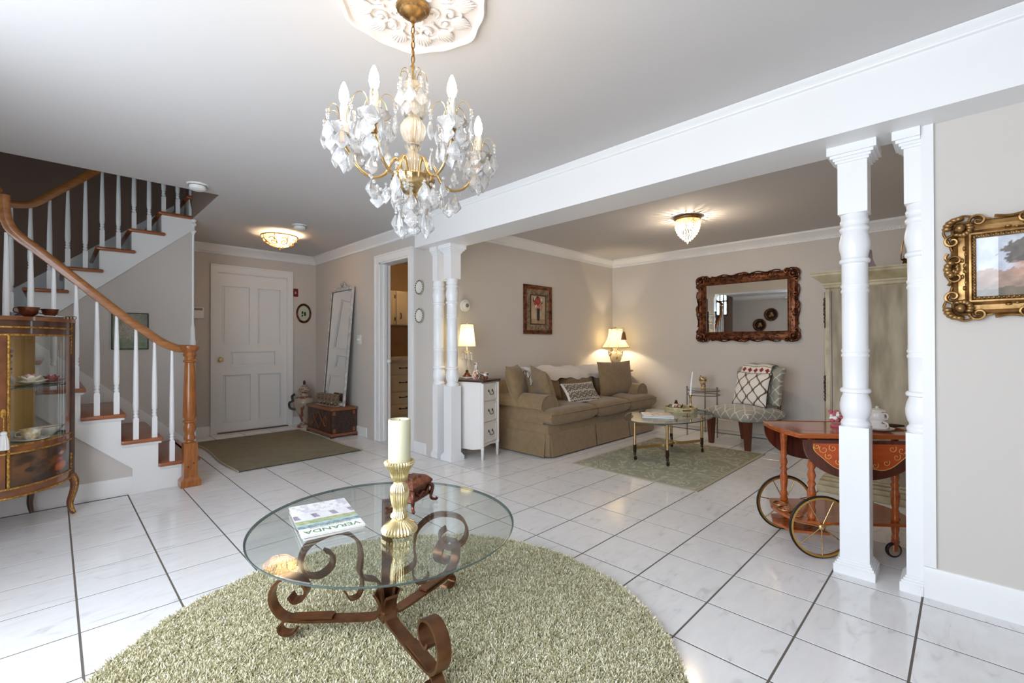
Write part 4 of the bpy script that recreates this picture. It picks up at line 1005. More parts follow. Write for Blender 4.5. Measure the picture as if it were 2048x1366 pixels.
# ------------------------------------------------------------------ flat woven rugs
def woven(name, c0, c1, scale, thr=.5):
    m = bpy.data.materials.new(name); m.use_nodes = True; nt = m.node_tree; N, L = nt.nodes, nt.links; b = N['Principled BSDF']; b.inputs['Roughness'].default_value = .95
    tc = N.new('ShaderNodeTexCoord'); n = N.new('ShaderNodeTexNoise'); n.inputs['Scale'].default_value = scale; n.inputs['Detail'].default_value = 3; n.inputs['Distortion'].default_value = 1.6
    L.new(tc.outputs['Object'], n.inputs['Vector'])
    mu = N.new('ShaderNodeMath'); mu.operation = 'MULTIPLY'; mu.inputs[1].default_value = 34; L.new(n.outputs['Fac'], mu.inputs[0])
    si = N.new('ShaderNodeMath'); si.operation = 'SINE'; L.new(mu.outputs[0], si.inputs[0])
    r = N.new('ShaderNodeValToRGB'); r.color_ramp.elements[0].position = .45; r.color_ramp.elements[1].position = .8; r.color_ramp.elements[0].color = (*S(*c0), 1); r.color_ramp.elements[1].color = (*S(*c1), 1)
    L.new(si.outputs[0], r.inputs[0]); L.new(r.outputs[0], b.inputs['Base Color'])
    n2 = N.new('ShaderNodeTexNoise'); n2.inputs['Scale'].default_value = 300; L.new(tc.outputs['Object'], n2.inputs['Vector'])
    bp = N.new('ShaderNodeBump'); bp.inputs['Strength'].default_value = .3; bp.inputs['Distance'].default_value = .002; L.new(n2.outputs['Fac'], bp.inputs['Height']); L.new(bp.outputs[0], b.inputs['Normal'])
    return m
r2 = thing('area_rug', 'sage green rug with pale scrolling damask under the oval glass coffee table', 'rug', (4.28, 2.045, 0))
obj('field', MB().rbox(-.80, .80, -.57, .57, .001, .009, .003), woven('damask_rug', (152, 152, 132), (182, 180, 162), 4), r2)
b = MB()
for q in ((-.825, .825, -.595, -.57), (-.825, .825, .57, .595), (-.825, -.80, -.57, .57), (.80, .825, -.57, .57)): b.box(q[0], q[1], q[2], q[3], .001, .008)
obj('binding', b, M('rug_binding', (182, 172, 152), .95), r2)
r1 = thing('entry_rug', 'plain olive green flat rug in front of the white entry door', 'rug', (1.725, 5.42, 0))
def wavy(u, v):
    x = lerp(-.58, .58, u); y = lerp(-.86, .86, v); return (x+.012*math.sin(9*v+2)*abs(2*u-1), y, .008+.003*max(0, math.sin(17*v)*abs(2*u-1)**6))
b = MB().surf(wavy, 20, 40); b.merge(MB().surf(lambda u, v: (wavy(u, v)[0], wavy(u, v)[1], .001), 20, 40)); obj('field', b, M('olive_rug', (140, 132, 108), .95, noise=(9, (124, 116, 94), .3), bump=(250, .4, .002)), r1)
for sx in (-1, 1):
    obj('edge_binding', MB().tube([(sx*.582+.012*math.sin(9*v+2), lerp(-.86, .86, v), .009) for v in np.linspace(0, 1, 40)], .008, 6), M('rug_edge', (176, 164, 144), .95), r1)

# ------------------------------------------------------------------ oval glass coffee table
ZC = .41
c2 = thing('coffee_table', 'oval glass coffee table with brass legs on casters on the sage rug', 'table', (4.34, 2.10, .0095))
obj('glass_top', MB().lathe([(0, ZC-.014), (.555, ZC-.014), (.56, ZC-.008), (.555, ZC), (0, ZC)], 72, sx=1.05, sy=.66), m_glass, c2, 30)
obj('glass_edge', MB().tube([(1.05*.56*math.cos(a), .66*.56*math.sin(a), ZC-.007) for a in np.linspace(0, 2*PI, 73)[:-1]], .007, 6, True, flat=.5), m_glassedge, c2)
for sx, sy in ((-1, -1), (1, -1), (1, 1), (-1, 1)):
    x, y = sx*.385, sy*.165
    lg = obj('leg', MB().lathe([(.013, .095), (.013, ZC-.03), (.017, ZC-.028), (.017, ZC-.015)], 14, (x, y, 0)), m_brass, c2)
    obj('leg_sleeve', MB().lathe([(.009, .05), (.014, .06), (.011, .075), (.016, .085), (.0155, .15)], 14, (x, y, 0)), M('dark_bronze', (60, 42, 32), .4, .6), lg)
    b = MB().lathe([(.02, -.007), (.02, .007)], 16); b.tf(T(x+.012, y, .021) @ RX(PI/2)); obj('caster_wheel', b, m_black, lg)
    obj('caster_fork', MB().tube([(x, y, .055), (x+.004, y-.01, .04), (x+.012, y-.01, .021)], .004, 6), m_darkbrass, lg)
for zb in (.12, ZC-.07):
    for sx in (-1, 1):
        P = smoothpath([(sx*.385, -.165, zb), (sx*.17, -.07, zb), (sx*.10, 0, zb), (sx*.17, .07, zb), (sx*.385, .165, zb)], 5)
        obj('curved_stretcher', MB().strip(P, .028, .006, (0, 0, 1)), m_brass, c2, 50)
    obj('centre_link', MB().box(-.105, .105, -.008, .008, zb-.01, zb+.01), m_brass, c2)
TZ3 = ZC+.0105
tr = thing('serving_tray', 'round cream and gold gallery tray on the oval glass coffee table', 'tray', (4.66, 2.13, TZ3))
m_tray = M('cream_gilt', (214, 206, 168), .45, noise=(25, (176, 158, 104), .2))
obj('tray_floor', MB().lathe([(.155, 0), (.155, .006), (0, .006)], 48), m_mirror, tr)
obj('gallery_rim', MB().lathe([(.155, 0), (.160, .0), (.166, .045), (.160, .05), (.155, .045), (.152, .006)], 48), m_tray, tr, 40)
obj('handle_slot', MB().box(-.04, .04, -.004, .004, -.006, .006).tf(RZ(math.radians(-45)) @ T(0, -.163, .027)), m_darkbrass, tr)
pt = thing('teapot', 'small white and brown porcelain teapot standing in the round gallery tray', 'teapot', (4.64, 2.17, TZ3+.0065))
obj('body', lathe_col([(0, 0), (.03, 0), (.045, .02), (.048, .04), (.038, .062), (.02, .072), (0, .074)], 28, lambda u, v: S(238, 232, 222) if fbm(u*7, v*6) < .56 else S(150, 90, 60)), m_vcs, pt, 60)
obj('lid', MB().lathe([(.022, .072), (.018, .082), (.012, .092), (.014, .1), (.008, .108), (0, .11)], 16), m_copper, pt)
obj('spout', MB().tube([(.03, -.03, .03), (.045, -.045, .045), (.05, -.05, .065)], [.011, .008, .006], 8), m_copper, pt, 60)
obj('handle', MB().tube(smoothpath([(-.03, .03, .055), (-.05, .05, .06), (-.055, .055, .035), (-.033, .033, .02)], 3), .004, 6), m_copper, pt, 60)
ck = thing('candlestick', 'brass candlestick with a leaning white taper candle on the round tray', 'candlestick', (4.74, 2.06, TZ3+.0065))
obj('foot', MB().lathe([(.04, 0), (.042, .006), (.03, .014), (.014, .022), (.009, .03)], 24), m_brass, ck); obj('stem', MB().lathe([(.009, .03), (.013, .045), (.007, .06), (.012, .09), (.008, .12), (.011, .135), (.014, .15), (.014, .165), (0, .165)], 16), m_brass, ck)
b = MB().lathe([(.011, 0), (.010, .12), (.006, .235), (.002, .245), (0, .25)], 14); b.tf(T(0, 0, .163) @ RY(.09) @ RX(.06)); obj('taper_candle', b, M('white_wax', (246, 250, 250), .4), ck, 50)
def cov2(u, v):
    n_ = fbm(u*6, v*6); return mixc(S(236, 222, 204), S(206, 150, 120), sstep(.45, .65, n_)) if v < .72 else mixc(S(244, 240, 234), S(214, 190, 170), sstep(.5, .7, fbm(u*30, v*14)))
magazine('magazine', 'pale magazine lying underneath the peach covered one on the oval coffee table', 4.16, 2.14, TZ3, .55, .225, .29, .012, lambda u, v: S(232, 228, 224))
magazine('magazine', 'peach covered magazine on top of the pile on the oval coffee table', 4.165, 2.145, TZ3+.0135, .62, .215, .28, .010, cov2)

# ------------------------------------------------------------------ slipper chair
cr_ = thing('slipper_chair', 'armless grey trellis print slipper chair with dark legs by the wall heater', 'chair', (5.44, 1.76, 0), math.atan2(-.934, -.357))
def trellis(x, y, s=.125):
    """ogee lattice lines"""
    u, v = x/s, y/(s*1.15); best = 9
    for k in (0, 1):
        uu = ((u+.5*k) % 1)-.5; vv = (v+.5*k) % 1
        w_ = .25+.17*math.cos(2*PI*vv)+.04*math.cos(6*PI*vv)
        best = min(best, abs(abs(uu)-w_*.98))
    return S(226, 220, 206) if best < .042 else S(166, 162, 148)
def cr_obj(name, mb, mat, smooth=60): return obj(name, mb, mat, cr_, smooth)
# local frame: x across, -y is the front
def seatfn(u, v):
    a, c_ = math.sin(PI/2*(2*u-1)), math.sin(PI/2*(2*v-1)); return a, c_
SW, SD = .58, .58
bs = MB()
for sg in (1, -1):
    def f(u, v, sg=sg):
        a, c_ = seatfn(u, v); t_ = max(0, 1-abs(a)**8)**.36*max(0, 1-abs(c_)**8)**.36
        return (a*SW/2, c_*SD/2, .355+(sg*.065*t_+(.028*(1-a*a)*(1-c_*c_) if sg > 0 else 0)))
    def tc_(u, v, f=f):
        x, y, z = f(u, v); a, c_ = seatfn(u, v); dr_ = max(0, .40-z)
        return trellis(x+(dr_*math.copysign(1, a) if abs(a) > abs(c_) else 0), y+(dr_*math.copysign(1, c_) if abs(c_) >= abs(a) else 0))
    bs.surf(f, 130, 130, tc_)
cr_obj('seat', bs, m_vccloth)
bk = MB()
for sg in (1, -1):
    def f(u, v, sg=sg):
        a, c_ = seatfn(u, v); t_ = max(0, 1-abs(a)**8)**.36*max(0, 1-abs(c_)**6)**.4
        z = .655+c_*.205; y = .245+.10*(z-.45)+.05*max(0, c_)**2+.0*a; roll = .075 if c_ < .3 else .075+.0*c_
        return (a*.275, y-sg*(.055+.035*sstep(.2, .9, c_))*t_-.04*(1-a*a)*0+.03*a*a*-1, z)
    bk.surf(f, 90, 90, lambda u, v: trellis(seatfn(u, v)[0]*.29, seatfn(u, v)[1]*.22+.03))
cr_obj('backrest', bk, m_vccloth)
m_chl = M('cherry_leg', (96, 46, 28), .35, coat=.3)
for sx in (-1, 1):
    cr_obj('leg', taper_box(MB(), [(.022, .022, 0), (.034, .034, .30)]).tf(T(sx*.235, -.235, 0)), m_chl, 30)
    b = taper_box(MB(), [(.02, .022, 0), (.028, .03, .30)]); b.v = [(x+sx*.23, y+.235+(.3-z)*.16, z) for x, y, z in b.v]; cr_obj('leg', b, m_chl, 30)
    cr_obj('back_post', MB().tube([(sx*.23, .25, .30), (sx*.24, .262, .46)], .018, 8), m_chl)
crM = Matrix.Translation(cr_.location) @ RZ(cr_.rotation_euler[2])
def ogee(u, v):
    x, z = u*3.0, v*2.2; best = 9; b2_ = 9
    for k in (0, 1):
        uu = ((x+.5*k) % 1)-.5; vv = (z+.5*k) % 1; w_ = .25+.20*math.cos(2*PI*vv); best = min(best, abs(abs(uu)-w_))
    return S(92, 70, 54) if best < .055 else (S(206, 196, 184) if best < .075 else S(240, 234, 226))
pillow('pillow', 'white cushion with brown wavy lattice on the grey slipper chair', .43, .38, .13, crM @ T(0.02, .10, .62) @ RX(PI/2-.25), m_vccloth, None, ogee, 90, cat='pillow')
th = thing('knit_throw', 'cream knitted throw with red and green folk borders over the chair back', 'blanket', (crM @ T(.0, .22, .87)).translation[:], cr_.rotation_euler[2])
def thp(u, v):
    x = lerp(-.16, .20, u); pf = [(-.075, -.28), (-.085, -.16), (-.07, -.06), (-.03, .012), (.05, .02), (.105, -.02), (.115, -.12), (.11, -.22)]
    i = min(int(v*7), 6); t_ = v*7-i; return (x, lerp(pf[i][0], pf[i+1][0], t_)+.014, lerp(pf[i][1], pf[i+1][1], t_)+.006*math.sin(11*u)+.01)
def thc(u, v):
    c_ = S(236, 228, 212)
    if .50 < v < .58: c_ = S(110, 40, 40) if (u*22) % 1 < .6 else S(52, 70, 52)
    elif .44 < v < .47 or .60 < v < .63: c_ = S(58, 74, 60)
    elif .40 < v < .415: c_ = S(80, 60, 50) if (u*26) % 1 < .4 else c_
    elif .375 < v < .39: c_ = S(56, 72, 58)
    elif .24 < v < .37:
        if abs((u*5) % 1-.5)*.9+abs(v-.31)*7 < .36: c_ = S(136, 32, 44)
    return c_
b = MB().surf(thp, 80, 80, thc); b.merge(MB().surf(lambda u, v: (thp(u, v)[0], thp(u, v)[1]+(.006 if v < .55 else -.006), thp(u, v)[2]-.005), 80, 80, thc)); obj('cloth', b, m_vccloth, th, 60)

# ------------------------------------------------------------------ round glass side table and vase
gt = thing('side_table', 'slim round glass side table with thin metal legs between sofa and chair', 'table', (5.68, 2.31, 0))
m_pew = M('pewter', (120, 108, 100), .3, .9)
obj('glass_top', MB().lathe([(0, .562), (.185, .562), (.188, .566), (.185, .57), (0, .57)], 48), m_glass, gt, 30)
for z in (.555, .50): obj('ring', MB().tube([(.19*math.cos(a), .19*math.sin(a), z) for a in np.linspace(0, 2*PI, 49)[:-1]], .005, 6, True), m_pew, gt)
for k in range(3):
    a = math.radians(-105+120*k); obj('leg', MB().tube([(.197*math.cos(a), .197*math.sin(a), 0), (.197*math.cos(a), .197*math.sin(a), .59)], .007, 8), m_pew, gt)
    obj('leg_knob', MB().sphere((.197*math.cos(a), .197*math.sin(a), .595), .011, 10, 6), m_pew, gt)
    obj('lower_stretcher', MB().tube([(.197*math.cos(a), .197*math.sin(a), .17), (0, 0, .20)], .004, 6), m_pew, gt)
ov = thing('vase', 'gold and cream tulip shaped vase on the round glass side table', 'vase', (5.68, 2.31, .5705))
def owl(u, v):
    pf = [(.028, 0), (.034, .01), (.022, .03), (.034, .055), (.052, .09), (.056, .125), (.05, .16)]
    i = min(int(v*6), 5); t_ = v*6-i; r = lerp(pf[i][0], pf[i+1][0], t_); z = lerp(pf[i][1], pf[i+1][1], t_)
    z += (.018*math.cos(4*PI*u+1.4) if v > .7 else 0)*sstep(.7, 1, v); return (r*math.cos(2*PI*u), r*.8*math.sin(2*PI*u), z)
oc = lambda u, v: mixc(S(232, 214, 170), S(150, 100, 46), sstep(.45, .6, fbm(u*9, v*8))) if v > .3 else S(206, 170, 104)
b = MB().surf(owl, 48, 30, oc); b.merge(MB().surf(lambda u, v: tuple(np.array(owl(u, v))*np.array((.93, .93, 1))), 48, 30, oc)); obj('body', b, m_vcs, ov, 60)

# ------------------------------------------------------------------ armoire
ar = thing('armoire', 'tall distressed cream armoire with stepped cornice standing behind the bar cart', 'armoire', (4.7, .46, 0))
m_arm = M('distressed_cream', (194, 180, 154), .6, noise=(3.4, (136, 120, 94), .2, (3, 3, .7)), bump=(40, .2, .002))
m_army = M('cream_moulding', (200, 186, 154), .5, noise=(10, (158, 140, 104), .22))
AX0, AX1, AY0, AY1 = 4.19, 5.30, .17, .755
wobj('body', MB().box(AX0, AX1, AY0, AY1, .13, 1.56), m_arm, ar)
def steps(lv, nm):
    for k in range(len(lv)):
        o_, z0, z1 = lv[k]; yield MB().rbox(AX0-o_, AX1+o_, AY0-.02 if o_ else AY0, AY1+o_, z0, z1, min(.006, (z1-z0)*.4))
b = MB()
for q in steps(((.06, .0, .05), (.05, .05, .085), (.035, .085, .11), (.018, .11, .13)), 0): b.merge(q)
wobj('plinth', b, m_army, ar)
def cor(lv):
    vs = []; fs = []
    for o_, z in lv: vs += [(AX0-o_, AY0-.01, z), (AX1+o_, AY0-.01, z), (AX1+o_, AY1+o_, z), (AX0-o_, AY1+o_, z)]
    for k in range(len(lv)-1):
        for i in range(4): fs.append((k*4+i, k*4+(i+1) % 4, k*4+4+(i+1) % 4, k*4+4+i))
    fs += [(3, 2, 1, 0), tuple(4*len(lv)-4+i for i in range(4))]; return MB().add(vs, fs)
wobj('cornice', cor([(.0, 1.545), (.015, 1.555), (.015, 1.572), (.022, 1.576), (.022, 1.59), (.032, 1.595), (.05, 1.615), (.075, 1.635), (.085, 1.645), (.085, 1.66), (.092, 1.662), (.092, 1.675)]), m_army, ar, 30)
for k, (a, c_) in enumerate(((AX0+.03, (AX0+AX1)/2-.003), ((AX0+AX1)/2+.003, AX1-.03))):
    dd = wobj('door', MB().rbox(a, c_, AY1, AY1+.022, .16, 1.53, .004), m_arm, ar)
    for z0, z1 in ((.22, .78), (.86, 1.47)):
        b = MB().tube([(a+.05, AY1+.024, z0), (c_-.05, AY1+.024, z0), (c_-.05, AY1+.024, z1), (a+.05, AY1+.024, z1)], .008, 6, True).tf(T(-4.7, -.46, 0)); obj('panel_moulding', b, m_walnut, dd)
    for z in (.4, 1.25): obj('hinge', MB().lathe([(.007, 0), (.007, .12)], 8, (a-.012 if k == 0 else c_+.012, AY1+.012, z)).tf(T(-4.7, -.46, 0)), m_walnut, dd)
wobj('corner_stile', MB().box(AX0-.004, AX0+.026, AY1-.02, AY1+.006, .13, 1.545), m_army, ar)
wobj('side_line', MB().box(AX0-.002, AX0+.002, AY1-.035, AY1-.03, .14, 1.53), M('plum_line', (96, 74, 84), .6), ar)
for z0 in (1.30, .70):
    b = MB()
    for k in range(7): b.sphere((AX0+.012+.006*math.sin(k*2), AY1+.012, z0+.028*k), (.013, .012, .016), 8, 5)
    b.tube([(x*.6+AX0+.015, AY1+.016, z0+.1+y) for x, y in spiral((0, 0), .005, .05, 0, 9, 24)], .005, 5); wobj('carved_drop', b, m_walnut, ar, 60)
mtn = thing('clock_stand', 'flared dark red wood stand on top of the cream armoire', 'ornament', (4.36, .53, 1.6755))
pr_ = [(-.10, 0), (-.10, .012), (-.085, .016), (-.055, .04), (-.035, .09), (-.03, .16), (.03, .16), (.035, .09), (.055, .04), (.085, .016), (.10, .012), (.10, 0)]
obj('body', MB().prism(pr_, 'x', -.03, .03), M('mahogany', (106, 54, 44), .35, coat=.3), mtn, 30)
bk_ = thing('metal_basket', 'round brass basket with tall hooped handle on top of the armoire', 'basket', (4.36, .265, 1.6755))
obj('bowl', MB().lathe([(.03, 0), (.035, .01), (.05, .04), (.055, .06), (.06, .065), (.05, .07), (.052, .085), (.036, .108), (0, .114)], 28), m_gold, bk_)
obj('rim', MB().tube([(.059*math.cos(a), .059*math.sin(a), .062) for a in np.linspace(0, 2*PI, 33)[:-1]], .005, 6, True), m_black, bk_)
obj('handle', MB().tube([(0, .064*math.cos(a), .06+.19*math.sin(a)**.8 if math.sin(a) > 0 else .06) for a in np.linspace(0.001, PI-.001, 25)], .0035, 6), m_darkbrass, bk_)
for k in range(3): a = k*2.09; obj('leg', MB().tube([(.05*math.cos(a), .05*math.sin(a), .06), (.06*math.cos(a), .06*math.sin(a), .03), (.055*math.cos(a), .055*math.sin(a), .003)], .004, 6), m_black, bk_)

# ------------------------------------------------------------------ bar cart
bc = thing('bar_cart', 'glossy reddish inlaid wood drop leaf bar cart with big brass wheels', 'cart', (3.115, .522, 0), math.atan2(-.765, .645))
m_cart = M('rosewood_gloss', (184, 92, 30), .16, noise=(5, (136, 58, 14), .25, (1, 8, 8)), coat=.8)
m_cartd = M('rosewood_dark', (96, 42, 26), .2, noise=(6, (60, 24, 16), .25, (8, 1, 1)), coat=.7)
m_cartl = M('inlay_light', (196, 88, 34), .18, coat=.8, noise=(6, (166, 66, 28), .2, (1, 6, 6)))
ZT = .655
def bowed(hx, hy, bow):
    P = []
    for k in range(13): t_ = k/12*2-1; P.append((hx+bow*(1-t_*t_), hy*t_))
    return P+[(-x, -y) for x, y in P]
obj('top', MB().prism(bowed(.30, .205, .03), 'z', ZT-.022, ZT), m_cart, bc, 30)
obj('top_edge', MB().tube([(x*1.0, y*1.0, ZT-.002) for x, y in bowed(.30, .205, .03)], .005, 6, True), m_cart, bc, 60)
obj('top_inlay', MB().prism([(x*.72, y*.55) for x, y in bowed(.30, .205, .03)], 'z', ZT-.001, ZT+.0006), m_cartl, bc, 30)
for sy in (-1, 1):
    arc = [(.29*math.cos(a), ZT-.028-.205*math.sin(a)**.85) for a in np.linspace(0, PI, 33)]
    lf = obj('drop_leaf', MB().prism(arc, 'y', *sorted((sy*.209, sy*.221))), m_cartd, bc, 30)
    def inl(t_): return .245*math.cos(t_), ZT-.045-.135*math.sin(t_)*(1+.10*math.cos(6*t_))
    arc2 = [inl(a) for a in np.linspace(0, PI, 49)]
    obj('leaf_inlay', MB().prism(arc2, 'y', *sorted((sy*.221, sy*.2218))), m_cartl, lf, 30)
    gl = M('inlay_gold', (232, 186, 96), .3)
    obj('inlay_outline', MB().tube([(x, sy*.2222, z) for x, z in arc2[2:-2]], .0016, 5), gl, lf, 60)
    for sx in (-1, 1):
        for cxx, czz, r0 in ((.19, -.075, .024), (.225, -.06, .016), (.145, -.068, .02), (.165, -.11, .02), (.115, -.14, .018), (.06, -.155, .018)):
            obj('inlay_scroll', MB().tube([(sx*(cxx+x), sy*.2222, ZT+czz+z) for x, z in spiral((0, 0), .003, r0, 0, 7, 18)], .0014, 4), gl, lf, 60)
ZS = .19
sh_ = bowed(.27, .185, .06)
shf = obj('shelf', MB().prism(sh_, 'z', ZS-.016, ZS), m_cart, bc, 0); cuts = []
for k in range(3):
    ct_ = obj('hole_cutter', MB().lathe([(1, -.03), (1, .03)], 24, (-.265-.012*(k == 1), (k-1)*.085, ZS), .034, .037), None, bc, 0)
    md_ = shf.modifiers.new('hole', 'BOOLEAN'); md_.operation = 'DIFFERENCE'; md_.object = ct_; md_.solver = 'EXACT'; cuts.append(ct_)
bpy.context.view_layer.update(); me_ = bpy.data.meshes.new_from_object(shf.evaluated_get(bpy.context.evaluated_depsgraph_get()))
shf.modifiers.clear(); shf.data = me_
for ct_ in cuts: bpy.data.objects.remove(ct_)
obj('bottle_tray', MB().prism([(-.12, -.15), (-.30, -.12), (-.34, 0), (-.30, .12), (-.12, .15)], 'z', ZS-.085, ZS-.072), m_cart, bc, 30)
for k in range(3):
    obj('bottle_ring', MB().tube([(-.265+.035*math.cos(a)-.012*(k == 1), (k-1)*.085+.038*math.sin(a), ZS+.001) for a in np.linspace(0, 2*PI, 25)[:-1]], .004, 6, True), m_brass, bc)
    obj('tray_post', MB().tube([(-.225, (k-1)*.11, ZS-.075), (-.225, (k-1)*.11, ZS-.014)], .006, 8), m_cartd, bc)
lp = [(.016, ZS), (.022, ZS+.012), (.016, ZS+.03), (.02, ZS+.05), (.014, ZS+.065), (.019, ZS+.10), (.022, ZS+.14), (.014, ZS+.175), (.021, ZS+.19), (.013, ZS+.205), (.021, ZS+.235), (.013, ZS+.265), (.02, ZS+.28), (.015, ZS+.30), (.018, ZS+.35), (.021, ZS+.39), (.015, ZS+.42), (.018, ZT-.022)]
for sx in (-1, 1):
    for sy in (-1, 1):
        obj('leg', MB().lathe(lp, 18, (sx*.21, sy*.145, 0)), m_cart, bc, 60)
        if sx > 0:
            lg = obj('caster_leg', MB().lathe([(.012, .085), (.018, .10), (.013, .12), (.018, .145), (.018, ZS-.016)], 14, (sx*.21, sy*.145, 0)), m_cart, bc, 60)
            b = MB().lathe([(.036, -.008), (.038, -.006), (.038, .006), (.036, .008)], 24).tf(T(sx*.21-.01, sy*.145, .0385) @ RX(PI/2)); obj('caster_tyre', b, m_black, lg)
            b = MB().lathe([(.029, -.010), (.029, .010)], 24).tf(T(sx*.21-.01, sy*.145, .0385) @ RX(PI/2)); obj('caster_disc', b, M('chrome_warm', (196, 176, 156), .2, .9), lg)
            obj('caster_fork', MB().prism([(sx*.21-.016, .034), (sx*.21-.002, .034), (sx*.21+.014, .09), (sx*.21-.012, .09)], 'y', sy*.145-.014, sy*.145+.014), M('copper_fork', (188, 118, 86), .3, .8), lg, 0)
WR = .165
for sy in (-1, 1):
    wy = sy*.19; wx = -.185
    wm = lambda b_: b_.tf(T(wx, wy, WR) @ RX(PI/2))
    wh = obj('wheel', wm(MB().lathe([(.146, -.008), (.156, -.009), (.156, .009), (.146, .008), (.146, -.008)], 56)), M('wheel_brass', (206, 164, 92), .3, .85), bc, 30)
    obj('tyre', wm(MB().tube([(.160*math.cos(a), .160*math.sin(a), 0) for a in np.linspace(0, 2*PI, 57)[:-1]], .0052, 8, True)), m_black, wh, 60)
    obj('hub', wm(MB().lathe([(.008, -.014), (.016, -.008), (.018, 0), (.016, .008), (.008, .014), (0, .016)], 18)), m_brass, wh)
    for k in range(7):
        a = 2*PI*k/7+.25; obj('spoke', wm(MB().tube([(r*math.cos(a), r*math.sin(a), 0) for r in np.linspace(.014, .147, 12)], [.0025+.0014*(i % 2) for i in range(12)], 6)), m_brass, wh, 60)
obj('axle', MB().tube([(-.185, -.19, WR), (-.185, .19, WR)], .006, 8), m_brass, bc)
CM = Matrix.Translation(bc.location) @ RZ(bc.rotation_euler[2])
ts = thing('tea_set', 'white floral stacking teapot and cup on a saucer on the bar cart', 'tea set', (CM @ Vector((.17, -.075, ZT+.001)))[:], 0)
def flo(u, v): return S(150, 110, 110) if fbm(u*16+2, v*9) > .66 else S(240, 236, 234)
obj('saucer', MB().lathe([(.035, 0), (.06, .006), (.074, .014), (.075, .017), (.05, .012), (0, .008)], 36), m_porc, ts)
obj('cup', lathe_col([(0, .01), (.05, .01), (.056, .018), (.05, .03), (.042, .045), (.038, .06), (.0, .06)], 36, flo), m_vcs, ts, 60)
obj('pot', lathe_col([(0, .06), (.041, .06), (.043, .07), (.041, .10), (.043, .106), (0, .106)], 36, flo), m_vcs, ts, 60)
obj('lid', MB().lathe([(.042, .106), (.036, .114), (.014, .12), (.006, .122), (.009, .13), (0, .134)], 24), m_porc, ts)
for z in (.035, .083): obj('handle', MB().tube(smoothpath([(-.028, -.03, z+.016), (-.045, -.048, z+.012), (-.046, -.049, z-.01), (-.03, -.032, z-.014)], 3), .004, 6), m_porc, ts, 60)
hd = thing('wooden_handle', 'turned dark wooden handle lying behind the tea set on the bar cart', 'handle', (CM @ Vector((.245, .02, ZT+.013)))[:], bc.rotation_euler[2]-.15)
obj('grip', MB().lathe([(.006, 0), (.011, .008), (.009, .03), (.012, .06), (.008, .10), (.006, .12)], 14).tf(RY(PI/2)), m_walnut, hd)
ro_ = thing('rose_ornament', 'pink and white porcelain flower ornament on the bar cart', 'ornament', (CM @ Vector((.02, .02, ZT+.001)))[:], 0)
obj('base', MB().lathe([(.03, 0), (.034, .006), (.02, .016), (0, .02)], 20), M('pink_glass', (186, 96, 110), .2), ro_)
for k in range(16):
    a = k*2.4; r = .008+.026*(k % 4)/3; obj('petal', MB().sphere((r*math.cos(a), r*math.sin(a), .03+.055*R_.random()), (.014, .013, .012), 8, 5), M('pink_glass') if k % 3 else m_porc, ro_)
